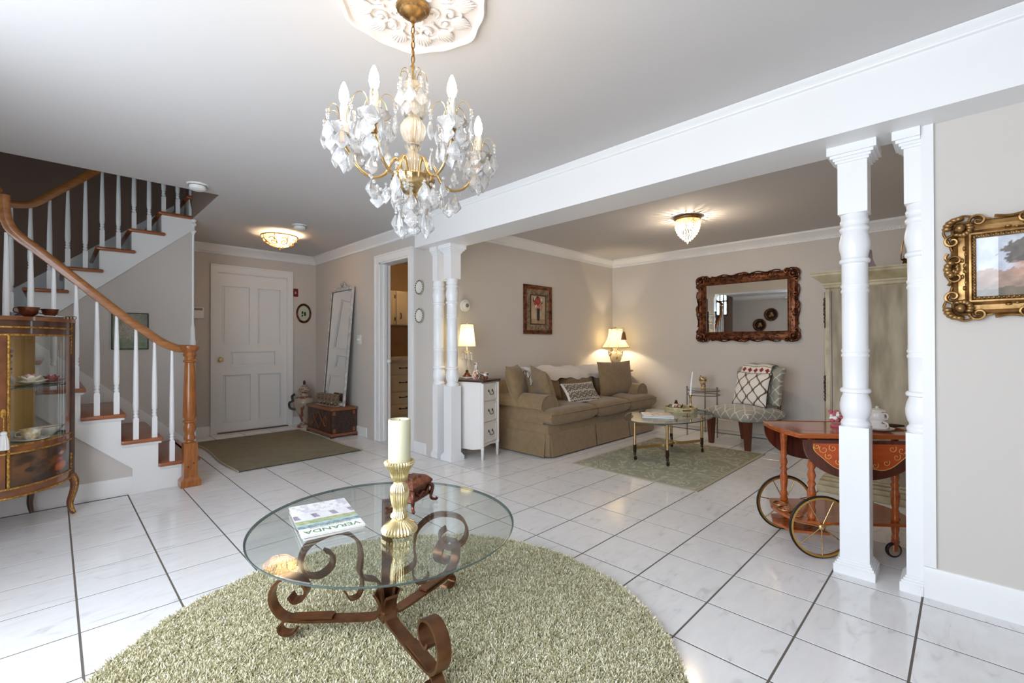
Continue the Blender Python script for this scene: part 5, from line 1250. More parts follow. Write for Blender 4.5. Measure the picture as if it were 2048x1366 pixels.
# ------------------------------------------------------------------ carved frames
def carved_frame(t_, w_, h_, f_, mat, seed=1, proud=.03):
    rg_ = random.Random(seed)
    rect_frame(w_-.02, h_-.02, f_-.01, [(0, 0), (0, .014), (.12, .022), (.3, .012), (.55, .018), (.72, .034), (.8, .036), (.86, .028), (.94, .026), (1, .016), (1, 0)], mat, t_, 'frame_moulding')
    # inner bead course
    b = MB(); iw, ih = w_/2-f_*.93, h_/2-f_*.93
    for a in np.arange(-iw, iw, .014):
        for sz in (-1, 1): b.sphere((a, -.03, sz*ih), (.006, .005, .005), 6, 4)
    for a in np.arange(-ih, ih, .014):
        for sx in (-1, 1): b.sphere((sx*iw, -.03, a), (.005, .005, .006), 6, 4)
    o_ = obj('bead_course', b, mat, t_, 60); o_['kind'] = 'stuff'
    # corner cartouches
    co = MB(); s_ = f_
    for k in range(5):
        a = PI*1.25+(k-2)*.38; co.sphere((s_*.42+s_*.42*math.cos(a), -.03, s_*.42+s_*.42*math.sin(a)), (s_*.2, .016, s_*.13), 8, 6)
    co.sphere((s_*.45, -.034, s_*.45), (s_*.2, .022, s_*.2), 10, 8)
    for k in range(7):
        a = .25*PI+(k-3)*.42; co.sphere((s_*.48+s_*.3*math.cos(a), -.028, s_*.48+s_*.3*math.sin(a)), (s_*.17, .014, s_*.1) if abs(k-3) > 1 else (s_*.14, .014, s_*.14), 8, 6)
    for (cx_, cz_, a0, a1) in ((1.05, .18, PI, PI+8), (.18, 1.05, -PI/2, -PI/2-8)):
        co.tube([(x, -.03, z) for x, z in spiral((s_*cx_, s_*cz_), s_*.30, s_*.05, a0, a1, 26)], [s_*lerp(.075, .05, i/26) for i in range(27)], 6)
    co.tube([(x, -.024, z) for x, z in smoothpath2([(s_*.1, s_*.1), (s_*.55, -.012), (s_*1.0, s_*.02), (s_*1.5, s_*.16)])], s_*.06, 6); co.tube([(x, -.024, z) for x, z in smoothpath2([(s_*.1, s_*.1), (-.012, s_*.55), (s_*.02, s_*1.0), (s_*.16, s_*1.5)])], s_*.06, 6)
    me_ = co.mesh('corner_ornament', mat, 60)
    for sx in (-1, 1):
        for sz in (-1, 1): link('corner_ornament', me_, t_, T(sx*w_/2, 0, sz*h_/2) @ Matrix.Diagonal((-sx, 1, -sz, 1)))
    # edge scrolls, leaves and centre shells
    def edge(L_):
        e = MB(); n_ = max(2, int(L_/(f_*1.6)))
        for k in range(n_):
            x = -L_/2+(k+.5)*L_/n_; sg = 1 if x < 0 else -1
            e.tube([(x+sg*a, -.026, b_) for a, b_ in spiral((0, f_*.28), f_*.30, f_*.06, -.6, -.6-6.5, 20)], [f_*lerp(.07, .045, i/20) for i in range(21)], 6)
            for q in range(4):
                a = q*.9+rg_.random(); e.sphere((x+sg*(f_*.5+.12*f_*q-.2*f_), -.026, f_*(.22+.16*math.sin(a))), (f_*.13, .012, f_*.09), 7, 5)
            for q in range(5): e.sphere((x+f_*(.28*q-.56), -.02, f_*(.58+.07*math.sin(q*2.1+k))), (f_*.12, .010, f_*.055), 7, 5)
            e.tube([(x-L_/n_/2+L_/n_*t2, -.022, f_*(.02+.09*math.sin(2*PI*t2))) for t2 in np.linspace(0, 1, 12)], f_*.07, 6)
        for k in range(5):
            a = PI/2+PI+(k-2)*.42; e.sphere((f_*.4*math.cos(a), -.034, f_*.35+f_*.36*math.sin(a)), (f_*.15, .016, f_*.16), 8, 6)
        return e
    for L_, sgn, ax in ((w_-3.2*f_, -1, 'x'), (w_-3.2*f_, 1, 'x'), (h_-3.2*f_, -1, 'z'), (h_-3.2*f_, 1, 'z')):
        e = edge(max(L_, f_*1.5))
        if ax == 'x': m_ = T(0, 0, sgn*h_/2) @ Matrix.Diagonal((1, 1, -sgn, 1))
        else: m_ = T(sgn*w_/2, 0, 0) @ Matrix(((0, 0, -sgn, 0), (0, 1, 0, 0), (1, 0, 0, 0), (0, 0, 0, 1)))
        link('edge_ornament', e.mesh('edge_ornament', mat, 60), t_, m_)
def smoothpath2(p): return [(v.x, v.z) for v in smoothpath([(a, 0, b_) for a, b_ in p], 5)]

mw = thing('wall_mirror', 'large rectangular mirror in a dark carved copper frame above the slipper chair', 'mirror', (6.018, 1.926, 1.58), -PI/2)
carved_frame(mw, 1.16, .83, .115, m_copper, 2)
obj('mirror_glass', MB().box(-.465, .465, -.013, -.004, -.30, .30), m_mirror, mw)
gp = thing('painting', 'landscape oil painting in an ornate gold frame on the right wall', 'painting', (2.748, -.262, 1.447), -PI/2)
carved_frame(gp, .63, .42, .088, m_gold, 5)
def land(u, v):
    u = u*1.9; v = v+.14*(fbm(u*6+3, v*5)-.5)
    n_ = fbm(u*7, v*6); c_ = mixc(S(226, 232, 240), S(176, 180, 194), n_)
    if v < .45: c_ = mixc(S(126, 104, 92), S(196, 162, 142), fbm(u*8, v*10))
    if u > 1 and v < .62: c_ = mixc(S(84, 92, 70), S(142, 136, 112), fbm(u*9, v*9))
    if v < .16: c_ = mixc(S(92, 86, 66), S(140, 124, 104), n_)
    d_ = math.hypot((u-.52)*1.2, v-.68)+.25*(fbm(u*12, v*12)-.5)
    if d_ < .22: c_ = mixc(S(76, 78, 80), S(134, 120, 108), fbm(u*15, v*15))
    if .35 < v < .55 and u > .33: c_ = mixc(c_, S(214, 164, 140), .8*sstep(.35, .6, u)*sstep(1.25, .8, u))
    return c_
obj('canvas', canvas(-.232, .232, -.128, .128, land, 80, 50), M('glazed_picture', vcol=True, rough=.5, coat=1), gp, loc=(0, -.016, 0))
fp = thing('painting', 'bouquet of red and white flowers in a dark vase, bronze framed, above the sofa', 'painting', (4.298, 3.818, 1.56))
rect_frame(.525, .608, .05, [(0, 0), (0, .02), (.2, .026), (.45, .016), (.75, .02), (1, .012), (1, 0)], m_copper, fp)
rect_frame(.425, .508, .07, [(0, 0), (0, .010), (1, .010), (1, 0)], M('mottled_mat', (150, 128, 100), .7, noise=(30, (96, 78, 60), .15)), fp, 'mat')
rect_frame(.295, .378, .016, [(0, 0), (0, .016), (.5, .02), (1, .013), (1, 0)], m_walnut, fp, 'inner_frame')
fl_ = [(R_.uniform(.2, .8), R_.uniform(.5, .85), R_.uniform(.09, .13), (70, 80, 56)) for _ in range(5)]+[(R_.uniform(.2, .8), R_.uniform(.52, .92), R_.uniform(.09, .15), c_) for c_ in [(240, 230, 220)]*5+[(120, 50, 50)]*2+[(222, 150, 130)]*4+[(196, 80, 66)]*5]
def flor(u, v):
    c_ = mixc(S(196, 176, 146), S(164, 142, 112), fbm(u*6, v*6))
    if v < .17: c_ = mixc(S(180, 156, 124), S(140, 118, 92), fbm(u*6, v*9))
    for x, y, r, cc in fl_:
        d_ = math.hypot(u-(.5+(x-.5)*.9), (v-y)*1.15)
        if d_ < r: c_ = mixc(S(*cc), S(*[q*.6 for q in cc]), d_/r*fbm(u*40, v*40)*1.6)
    if .1 < v < .55:
        hw = .075+.05*sstep(.3, .55, v)+.03*math.sin((v-.1)*9)
        if abs(u-.5) < hw: c_ = mixc(S(44, 40, 36), S(86, 76, 60), sstep(.02, .0, abs(u-.46)))
    return c_
obj('canvas', canvas(-.133, .133, -.175, .175, flor, 70, 90), m_vc, fp, loc=(0, -.012, 0))

# small wall fittings
def disc_y(name, label, cat, x, y, z, r, parts):
    t_ = thing(name, label, cat, (x, y, z))
    for nm, prof, mat in parts: obj(nm, MB().lathe(prof, 36).tf(RX(PI/2)), mat, t_)
    return t_
disc_y('thermostat', 'round white wall dial above the candlestick lamp', 'thermostat', 3.122, 3.819, 1.545, .05, [('ring', [(.068, 0), (.068, .012), (.06, .02), (.05, .022)], m_plastic), ('dial', [(.048, .02), (.044, .036), (.03, .042), (0, .042)], m_plastic)])
obj('dial_face', MB().lathe([(.022, .042), (.02, .046), (0, .046)], 24).tf(RX(PI/2)), M('grey_dial', (140, 136, 130), .3, .6), bpy.data.objects['thermostat'])
t = thing('alarm_panel', 'small white alarm keypad on the wall beside the entry door', 'keypad', (1.245, 6.7195, 1.525))
obj('case', MB().rbox(-.07, .07, -.03, 0, -.07, .07, .008), m_plastic, t); obj('screen', MB().box(-.055, .055, -.0315, -.03, .03, .055), M('lcd_grey', (120, 116, 108), .3), t)
t = thing('plaque', 'small dark red square plaque on the wall beside the door casing', 'plaque', (2.412, 6.7195, 1.862))
obj('plate', MB().rbox(-.036, .036, -.012, 0, -.056, .056, .003), M('red_plate', (112, 28, 24), .35), t); obj('emblem', MB().sphere((0, -.012, 0), (.012, .004, .02), 10, 6), M('red_dark', (190, 150, 130), .4), t)
t = thing('oval_picture', 'small oval bronze framed picture on the wall near the entry corner', 'picture', (2.527, 6.7195, 1.575))
for nm, pf, mt in (('frame', [(1, 0), (1, .012), (.9, .02), (.82, .012), (.78, .014), (.76, .008), (.76, 0), (1, 0)], m_copper), ('picture_panel', [(.77, .004), (.77, .006), (0, .006)], M('pale_sage', (196, 200, 176), .4))):
    obj(nm, MB().lathe([(r*.104, z) for r, z in pf], 48, sx=1, sy=1.36).tf(RX(PI/2)), mt, t)
obj('figures', MB().box(-.028, -.008, -.008, -.006, -.01, .03).box(.002, .03, -.008, -.006, -.035, .02).box(-.03, -.01, -.008, -.006, -.045, -.02), M('ink_dark', (50, 52, 46), .6), t)
t = thing('light_switch', 'white double light switch plate on the wall beside the doorway', 'switch', (2.6995, 5.375, 1.19), -PI/2)
obj('plate', MB().rbox(-.058, .058, -.006, 0, -.058, .058, .003), m_plastic, t)
for x in (-.023, .023): obj('toggle', MB().box(x-.005, x+.005, -.018, -.005, -.01, .012), m_plastic, t)
for z, lab in ((1.724, 'small white plate with dotted rim hanging uppermost by the doorway'), (1.428, 'small white plate with dotted rim hanging below its twin by the doorway')):
    t = thing('wall_plate', lab, 'plate', (2.6995, 4.035, z), -PI/2, 'plates hanging beside the doorway')
    obj('plate', MB().lathe([(.03, .0), (.06, .006), (.082, .014), (.083, .017), (.058, .010), (0, .008)], 40).tf(RX(PI/2)), m_porc, t)
    for k in range(18): a = k*2*PI/18; obj('rim_motif', MB().sphere((.071*math.cos(a), -.014, .071*math.sin(a)), (.011, .006, .011), 6, 4), M('olive_motif', (104, 92, 58), .5), t)
for x, y, lab in ((.80, 4.29, 'round white smoke detector on the ceiling near the stair opening'), (1.84, 5.0, 'round white smoke detector on the ceiling beside the entry light')):
    t = thing('smoke_detector', lab, 'detector', (x, y, CEIL))
    obj('base', MB().lathe([(.07, -.008), (.072, 0), (0, 0)], 32), m_plastic, t); obj('cap', MB().lathe([(0, -.05), (.04, -.048), (.055, -.038), (.06, -.012), (.06, -.008)], 32), m_plastic, t)
    obj('vent_slot', MB().tube([(.061*math.cos(a), .061*math.sin(a), -.014) for a in np.linspace(0, 2*PI, 33)[:-1]], .002, 5, True), m_black, t)

# ------------------------------------------------------------------ ceiling lights
lv = thing('ceiling_light', 'crystal beaded basket ceiling light with brass ring in the living room', 'ceiling light', (4.46, 1.96, CEIL))
obj('brass_ring', MB().lathe([(.10, -.002), (.125, -.004), (.13, -.014), (.126, -.028), (.118, -.036), (.112, -.034), (.108, -.008), (.10, -.002)], 48), m_gold, lv)
obj('ceiling_plate', MB().lathe([(.10, -.006), (.10, 0), (0, 0)], 32), m_brass, lv)
bd = MB().sphere((0, 0, 0), .0095, 8, 6).mesh('bead', m_crystal, 0)
for k in range(18): a = 2*PI*k/18; link('rim_crystal', bd, lv, T(.118*math.cos(a), .118*math.sin(a), -.052) @ Matrix.Scale(1.25, 4))
tiers = [(.116, -.075), (.113, -.098), (.108, -.122), (.099, -.146), (.086, -.17), (.069, -.194), (.048, -.216), (.026, -.234)]
for r, z in tiers:
    n_ = max(6, int(2*PI*r/.026)); b = MB()
    for k in range(n_): a = 2*PI*k/n_+z*40; b.sphere((r*math.cos(a), r*math.sin(a), z), (.0085, .0085, .0115), 7, 5)
    o = obj('bead_tier', b, m_crystal, lv, 0); o['kind'] = 'stuff'
obj('finial_drop', MB().lathe([(0, -.275), (.008, -.262), (.012, -.252), (.006, -.24), (0, -.238)], 10), m_crystal, lv, 0)
mbulb = M('warm_bulb', (255, 240, 215), .3, emit=((255, 214, 150), 30))
for k in range(3): a = k*2.09; obj('bulb', MB().sphere((.04*math.cos(a), .04*math.sin(a), -.085), (.018, .018, .026), 10, 8), mbulb, lv)
point('lamp_bulb', (0, 0, -.125), 18, (1, .82, .62), .02, lv)
en = thing('ceiling_light', 'gold scroll bowl ceiling light near the entry door', 'ceiling light', (1.82, 5.55, CEIL))
bp_ = [(.185, -.032), (.18, -.055), (.16, -.09), (.125, -.12), (.08, -.142), (.03, -.153), (0, -.155)]
obj('glass_bowl', MB().surf(lambda u, v: (lambda i, t2: (lerp(bp_[i][0], bp_[i+1][0], t2)*math.cos(2*PI*u), lerp(bp_[i][0], bp_[i+1][0], t2)*math.sin(2*PI*u), lerp(bp_[i][1], bp_[i+1][1], t2)))(min(int(v*6), 5), v*6-min(int(v*6), 5)), 48, 18), translucent('frosted_bowl', (222, 194, 148), .5), en, 60)
obj('gold_rim', MB().tube([(.188*math.cos(a), .188*math.sin(a), -.032) for a in np.linspace(0, 2*PI, 49)[:-1]], .007, 8, True), m_gold, en)
obj('stem', MB().tube([(0, 0, -.002), (0, 0, -.16)], .006, 8), m_gold, en); obj('ceiling_plate', MB().lathe([(.06, -.015), (.065, 0), (0, 0)], 32), m_gold, en)
obj('finial', MB().lathe([(0, -.185), (.008, -.178), (.006, -.17), (.014, -.162), (.014, -.156)], 14), m_gold, en)
def onbowl(rad, a):
    for (r0, z0), (r1, z1) in zip(bp_, bp_[1:]):
        if r1 <= rad <= r0: t2 = (r0-rad)/(r0-r1+1e-9); return ((rad+.004)*math.cos(a), (rad+.004)*math.sin(a), lerp(z0, z1, t2)-.003)
    return (0, 0, -.155)
for k in range(8):
    a0 = 2*PI*k/8
    obj('scroll', MB().tube([onbowl(max(.03, min(.184, .13+q*.9)), a0+p_*7) for p_, q in spiral((0, 0), .01, .05, 0, 8.5, 26)], .0048, 5), m_gold, en, 60)
    obj('rib', MB().tube([onbowl(r, a0+.39+.25*math.sin(r*30)) for r in np.linspace(.184, .02, 14)], .0042, 5), m_gold, en, 60)
point('lamp_bulb', (.03, 0, -.07), 11, (1, .80, .55), .02, en)
pl_ = thing('ceiling_light', 'glowing faceted glass ceiling light seen through the doorway', 'ceiling light', (3.43, 5.30, CEIL))
obj('glass_shade', MB().lathe([(.17, -.02), (.17, -.05), (.14, -.09), (.06, -.13), (0, -.135)], 12, ripple=(6, .05)), translucent('pantry_glass', (245, 232, 205), .6), pl_, 20)
obj('collar', MB().lathe([(.10, -.02), (.12, 0), (0, 0)], 24), m_brass, pl_)
point('lamp_bulb', (0, 0, -.07), 18, (1, .80, .55), .05, pl_)

# ------------------------------------------------------------------ pantry cabinets seen through the doorway
m_cab = M('pantry_cream', (214, 198, 176), .45)
pu = thing('upper_cabinet', 'cream wall cabinet with dark hinges seen through the doorway', 'cabinet', (3.0, 5.95, 1.41))
obj('body', MB().box(0, 1.35, 0, .34, 0, .51), m_cab, pu)
for a, c_, hx in ((.0, .545, None), (.555, 1.05, .62)):
    dd = obj('door', MB().rbox(a+.004, c_-.002, -.02, 0, .012, .50, .004), m_cab, pu)
    for z in (.09, .42): obj('hinge', MB().box((c_-.02) if not hx else c_-.03, (c_-.008) if not hx else c_-.018, -.026, -.018, z-.025, z+.025), m_black, dd)
    if hx: obj('pull', MB().tube(smoothpath([(hx, -.022, .10), (hx, -.045, .11), (hx, -.045, .17), (hx, -.022, .18)], 3), .006, 6), m_black, dd)
pb = thing('base_cabinet', 'cream base cabinet with four drawers seen through the doorway', 'cabinet', (2.85, 5.72, 0))
obj('body', MB().box(0, 1.55, .02, .56, .12, .90), m_cab, pb); obj('toe_kick', MB().box(0, 1.55, .08, .56, 0, .12), m_cab, pb)
for z0, z1 in ((.70, .86), (.46, .69), (.28, .45), (.135, .27)):
    dr = obj('drawer', MB().rbox(.44, .94, 0, .02, z0, z1, .004), m_cab, pb); zc = (z0+z1)/2+.01
    obj('pull', MB().tube(smoothpath([(.64, -.002, zc), (.645, -.03, zc), (.735, -.03, zc), (.74, -.002, zc)], 3), .006, 6), m_black, dr, 60)
    for q in (.635, .745): obj('pull_plate', MB().sphere((q, -.002, zc), (.016, .005, .012), 8, 5), m_black, dr)
wt = tag(obj('worktop', MB().rbox(2.84, 4.42, 5.69, 6.29, .9005, .945, .006), m_cab), 'cream worktop over the pantry drawers seen through the doorway', 'worktop')
struct('trim_14', MB().box(2.83, 4.44, 6.285, 6.30, .945, 1.41), m_tan)

# ------------------------------------------------------------------ entry chest, leaning mirror, urn, votive holder
cs = thing('chest', 'small dark carved wooden chest below the leaning white mirror', 'chest', (2.515, 5.765, 0))
m_chest = M('carved_dark_oak', (92, 58, 40), .45, noise=(12, (48, 28, 20), .2))
m_chest2 = M('leather_dark', (42, 28, 22), .55, noise=(60, (74, 50, 38), .12), bump=(90, .8, .004))
obj('body', MB().rbox(-.155, .155, -.365, .365, .04, .325, .004), m_chest, cs)
obj('end_panel', MB().box(-.125, .125, -.3675, -.364, .075, .30), m_chest2, cs)
obj('plinth', MB().rbox(-.17, .165, -.38, .38, .018, .05, .006), M('oak_mid', (134, 82, 52), .4), cs)
for x in (-.15, .145):
    for y in (-.36, .36): obj('foot', MB().rbox(x-.02, x+.02, y-.02, y+.02, 0, .02, .004), m_chest, cs)
obj('lid', MB().rbox(-.172, .165, -.382, .382, .325, .358, .006), M('oak_mid'), cs)
fx = -.1575
obj('front_panel', MB().box(fx-.001, fx+.004, -.33, .33, .075, .30), m_chest, cs)
b = MB().prism([(0, .085), (.10, .185), (0, .285), (-.10, .185)], 'x', fx-.008, fx); obj('diamond', b, m_chest2, cs, 0)
obj('diamond_border', MB().tube([(fx-.006, 0, .08), (fx-.006, .108, .185), (fx-.006, 0, .29), (fx-.006, -.108, .185)], .007, 6, True), M('oak_mid'), cs)
for sy in (-1, 1):
    for q in (-1, 1): obj('carved_tendril', MB().tube([(fx-.004, sy*(.13+.09*t2), .185+q*.06*math.sin(PI*t2*.8)) for t2 in np.linspace(0, 1, 10)], .006, 6), M('oak_mid'), cs)
    for z in (.29, .06): obj('corner_strap', MB().box(-.14 if sy < 0 else .11, -.11 if sy < 0 else .14, -.370, -.366, z-.02 if z > .2 else z, z+.025 if z > .2 else z+.05), M('oak_mid'), cs)
lm = thing('leaning_mirror', 'tall narrow white framed mirror leaning on the wall above the chest', 'mirror', (2.545, 5.767, .3605), -PI/2)
ang = math.atan2(.125, 1.5)
lean = RX(-ang)
def lobj(nm, b, m_, sm=35): return obj(nm, b.tf(lean), m_, lm, sm)
m_dw = M('distressed_white', (216, 214, 212), .5, noise=(20, (170, 164, 158), .18))
for q in ((-.32, -.285, 0, 1.51), (.285, .32, 0, 1.51)): lobj('stile', MB().rbox(q[0], q[1], -.022, .006, q[2], q[3], .005), m_dw)
for q in ((0, .04), (1.47, 1.51)): lobj('rail', MB().rbox(-.285, .285, -.022, .006, q[0], q[1], .005), m_dw)
lobj('mirror_glass', MB().box(-.286, .286, -.008, -.003, .04, 1.472), m_mirror)
lobj('inner_line', MB().tube([(-.284, -.012, .042), (.284, -.012, .042), (.284, -.012, 1.468), (-.284, -.012, 1.468)], .004, 5, True), M('dark_line', (90, 84, 78), .6))
b = MB()
for sx in (-1, 1):
    b.tube([(sx*x, -.012, 1.52+z) for x, z in spiral((.035, .03), .035, .008, -1.5, 5, 20)], .008, 6); b.tube([(sx*x, -.012, 1.515+z) for x, z in spiral((.1, .012), .02, .005, 3, 9, 16)], .007, 6)
    b.sphere((sx*.15, -.012, 1.518), (.03, .008, .01))
b.sphere((0, -.012, 1.57), (.02, .01, .026)); lobj('crest', b, m_dw, 60)
ur = thing('urn', 'lidded painted porcelain urn with scrolled handle standing behind the chest', 'urn', (2.44, 6.46, 0), 0)
def urn_c(u, v):
    n_ = fbm(u*7, v*9); c_ = S(176, 164, 144)
    if n_ > .60: c_ = S(132, 80, 70)
    elif n_ < .34: c_ = S(110, 92, 76)
    return c_
obj('body', lathe_col([(0, .0), (.09, .0), (.09, .03), (.05, .05), (.04, .08), (.07, .16), (.12, .27), (.135, .34), (.12, .39), (.08, .42), (.062, .44), (.06, .47), (.07, .485), (0, .485)], 44, urn_c), m_vcs, ur, 60)
obj('lid', lathe_col([(.088, .486), (.09, .495), (.07, .52), (.05, .55), (.03, .57), (.012, .58)], 36, urn_c), m_vcs, ur, 60)
obj('lid_knob', MB().lathe([(.012, .578), (.02, .60), (.016, .62), (.006, .635), (0, .64)], 16), m_chest, ur)
for sx in (-1,): obj('handle', MB().tube(smoothpath([(-.09, .06, .24), (-.15, .1, .26), (-.16, .105, .33), (-.125, .085, .36), (-.13, .09, .42), (-.10, .07, .45)], 4), .016, 8), M('dark_teal_glaze', (56, 56, 50), .3), ur, 60)
vh = thing('votive_holder', 'row of beaded glass votive cups on a tray on the chest lid', 'candle holder', (2.45, 5.72, .3585), PI/2+.08)
obj('tray', MB().rbox(-.23, .23, -.04, .04, 0, .012, .005), M('silver_tray', (206, 196, 182), .3, .8), vh)
m_bead = M('pearl_beads', (176, 152, 126), .35, .3, noise=(90, (96, 76, 60), .12), bump=(150, 1, .004))
cm = MB()
for zr in range(7):
    for k in range(14): a = 2*PI*k/14+.2*zr; cm.sphere((.042*math.cos(a), .042*math.sin(a), .058+.014*zr), .0088, 6, 4)
cm.lathe([(.036, .05), (.038, .15), (.034, .15), (.032, .055), (0, .055)], 20); cmm = cm.mesh('beaded_cup', m_bead, 60)
stm = MB().lathe([(.02, .012), (.008, .02), (.006, .04), (.02, .052)], 12).mesh('cup_stem', m_brass, 50)
for k in range(5): x = -.184+.092*k; link('beaded_cup', cmm, vh, T(x, 0, 0)); link('cup_stem', stm, vh, T(x, 0, 0))
# ------------------------------------------------------------------ bow front display cabinet
VX = -.23
vt = thing('display_cabinet', 'bow fronted gilt wood display cabinet with glass doors before the stairs', 'cabinet', (VX, 4.22, 0))
def bow(x): q = max(0, 1-(x/.32)**2); return .04-.38*q**.72          # local y of the front at local x
m_vit = M('vernis_wood', (150, 88, 40), .28, noise=(9, (92, 48, 22), .22), coat=.5)
m_vitd = M('vernis_dark', (92, 52, 28), .3, noise=(9, (54, 28, 16), .22), coat=.5)
m_orm = M('ormolu', (216, 172, 92), .35, .9, bump=(160, 1, .004), noise=(70, (140, 92, 36), .18))
def band(x0, x1, z0, z1, th, off=0, n=18):
    xs_ = [.32*math.sin(a) for a in np.linspace(math.asin(x0/.32), math.asin(x1/.32), n)]
    b = MB(); vs = []; fs = []
    for x in xs_:
        y = bow(x)+off
        for yy, z in ((y, z0), (y+th, z0), (y+th, z1), (y, z1)): vs.append((x, yy, z))
    for i in range(n-1):
        for k in range(4): fs.append((i*4+k, i*4+(k+1) % 4, i*4+4+(k+1) % 4, i*4+4+k))
    fs += [(0, 1, 2, 3), tuple((n-1)*4+k for k in range(4))]; return b.add(vs, fs)
def bead(x0, x1, z, r=.006, off=-.004, n=26):
    xs_ = [.32*math.sin(a) for a in np.linspace(math.asin(x0/.32), math.asin(x1/.32), n)]; return MB().tube([(x, bow(x)+off, z) for x in xs_], r, 6)
def plan(s=1.0, o=0):
    xs_ = [.32*math.sin(a) for a in np.linspace(-PI/2, PI/2, 33)]; P = [(x*s, bow(x)-o) for x in xs_]
    return P+[(.125*s, .215), (-.125*s, .215)]
E_ = .3199
obj('bottom_board', MB().prism(plan(.99), 'z', .25, .285), m_vit, vt, 30)
obj('display_floor', MB().prism(plan(.97, -.012), 'z', .52, .55), M('sage_silk', (150, 156, 132), .7), vt, 30)
obj('top_board', MB().prism(plan(1.05, .016), 'z', 1.275, 1.298), m_vit, vt, 30)
obj('inner_ceiling', MB().prism(plan(.97, -.012), 'z', 1.19, 1.2), m_vit, vt, 30)
obj('bottom_rail', band(-E_, E_, .245, .31, .02), m_vit, vt, 30); obj('middle_rail', band(-E_, E_, .50, .555, .02), m_vit, vt, 30); obj('frieze', band(-E_, E_, 1.185, 1.276, .02), m_vitd, vt, 30)
for z in (.252, .304, .507, .549, 1.19, 1.235): obj('ormolu_strip', bead(-E_, E_, z), m_orm, vt, 60)
# painted lower panels, glass doors
for sx in (-1, 1):
    x0, x1 = sorted((sx*.045, sx*.312))
    n_ = 40; xs_ = [.32*math.sin(a) for a in np.linspace(math.asin(x0/.32), math.asin(x1/.32), n_+1)]
    def pc(u, v):
        k = fbm(u*5+sx, v*4); c_ = mixc(S(112, 72, 36), S(60, 38, 22), sstep(.3, .7, k)); c_ = mixc(c_, S(44, 30, 20), sstep(.5, 0, v)*.7)
        d1 = math.hypot((u-.70)*1.0, (v-.30)*.85); d2 = math.hypot((u-.68), (v-.52)*1.1)
        if d1 < .12: c_ = mixc(S(206, 108, 48), S(150, 70, 34), d1*8)
        elif d2 < .09: c_ = mixc(S(186, 82, 46), S(110, 40, 28), d2*11)
        if math.hypot(u-.72, (v-.68)) < .05: c_ = S(190, 130, 90)
        if .82 < u < .9 and .25 < v < .75: c_ = mixc(c_, S(36, 24, 20), .7)
        if math.hypot((u-.25)*1.3, v-.45) < .08: c_ = mixc(c_, S(30, 22, 14), .8)
        return c_
    obj('painted_panel', MB().surf(lambda u, v: (xs_[int(u*n_+.5)], bow(xs_[int(u*n_+.5)])+.004, lerp(.30, .51, v)), n_, 36, pc), m_vcs, vt, 60)
    obj('panel_back', band(x0, x1, .30, .51, .008, .008), m_vitd, vt, 30)
    obj('door_glass', band(x0, x1, .55, 1.19, .004, .006), m_cabglass, vt, 30)
    for xx in (sx*.045, sx*.30):
        obj('door_stile', band(*sorted((xx-.012, xx+.012)), .55, 1.19, .018, 0, 4), m_vit, vt, 30)
    obj('ormolu_strip', MB().tube([(sx*.05, bow(.05)-.005, z) for z in np.linspace(.30, 1.19, 30)], .0075, 6), m_orm, vt, 60)
    # side glass and posts
    fx_, fy_ = sx*.318, .04; bx_, by_ = sx*.125, .215
    obj('front_post', MB().box(fx_-.016, fx_+.016, fy_-.02, fy_+.014, .24, 1.28), m_vitd, vt); obj('back_post', MB().box(bx_-.03, bx_+.02, by_-.02, by_, .24, 1.28), M('gilt_wood', (176, 130, 66), .35, .3), vt)
    sd = Vector((bx_-fx_, by_-fy_, 0)); 
    obj('side_glass', MB().strip([(fx_, fy_, .87), (bx_, by_, .87)], .64, .004, (0, 0, 1)), m_cabglass, vt, 0)
    for z0, z1 in ((.25, .56), (1.19, 1.276)): obj('side_panel', MB().strip([(fx_, fy_, (z0+z1)/2), (bx_, by_, (z0+z1)/2)], z1-z0, .014, (0, 0, 1)), m_vit, vt, 0)
    for z0, z1 in ((.40, .24), (1.27, 1.08)):
        b = MB()
        for k in range(9): b.sphere((fx_-sx*.004, fy_-.022, lerp(z0, z1, k/8)), (.010-.0006*k, .006, .013), 8, 5)
        obj('ormolu_mount', b, m_orm, vt, 60)
    # cabriole legs
    lp_ = smoothpath([(fx_, fy_-.005, .26), (fx_+sx*.016, fy_-.016, .22), (fx_+sx*.012, fy_-.012, .16), (fx_-sx*.004, fy_, .09), (fx_-sx*.004, fy_, .05), (fx_+sx*.006, fy_-.012, .018), (fx_+sx*.012, fy_-.02, .012)], 4)
    lg = obj('leg', MB().tube(lp_, [lerp(.026, .013, i/(len(lp_)-1)) for i in range(len(lp_))], 10), m_vit, vt, 60)
    obj('leg_mount', MB().tube([p_+Vector((sx*.008, -.02+.008*i/len(lp_), 0)) for i, p_ in enumerate(lp_)], .006, 6), m_orm, lg, 60)
    lp2 = [Vector((bx_, by_-.01, .25)), Vector((bx_+sx*.006, by_-.012, .18)), Vector((bx_-sx*.002, by_-.01, .08)), Vector((bx_+sx*.008, by_-.018, .012))]
    obj('leg', MB().tube(smoothpath(lp2, 4), [lerp(.024, .012, i/12) for i in range(13)], 8), m_vitd, vt, 60)
obj('back_panel', MB().box(-.125, .125, .205, .215, .25, 1.28), M('gilt_wood'), vt); obj('centre_stile', band(-.04, .04, .30, 1.19, .02, -.002, 6), m_vit, vt, 30)
obj('glass_shelf', MB().prism(plan(.94, -.03), 'z', .872, .879), m_glass, vt, 30); obj('shelf_edge', bead(-.30, .30, .8755, .004, .032), m_glassedge, vt, 60)
obj('lock_plate', MB().sphere((.03, bow(.03)-.006, .74), (.014, .005, .03), 10, 8), m_orm, vt)
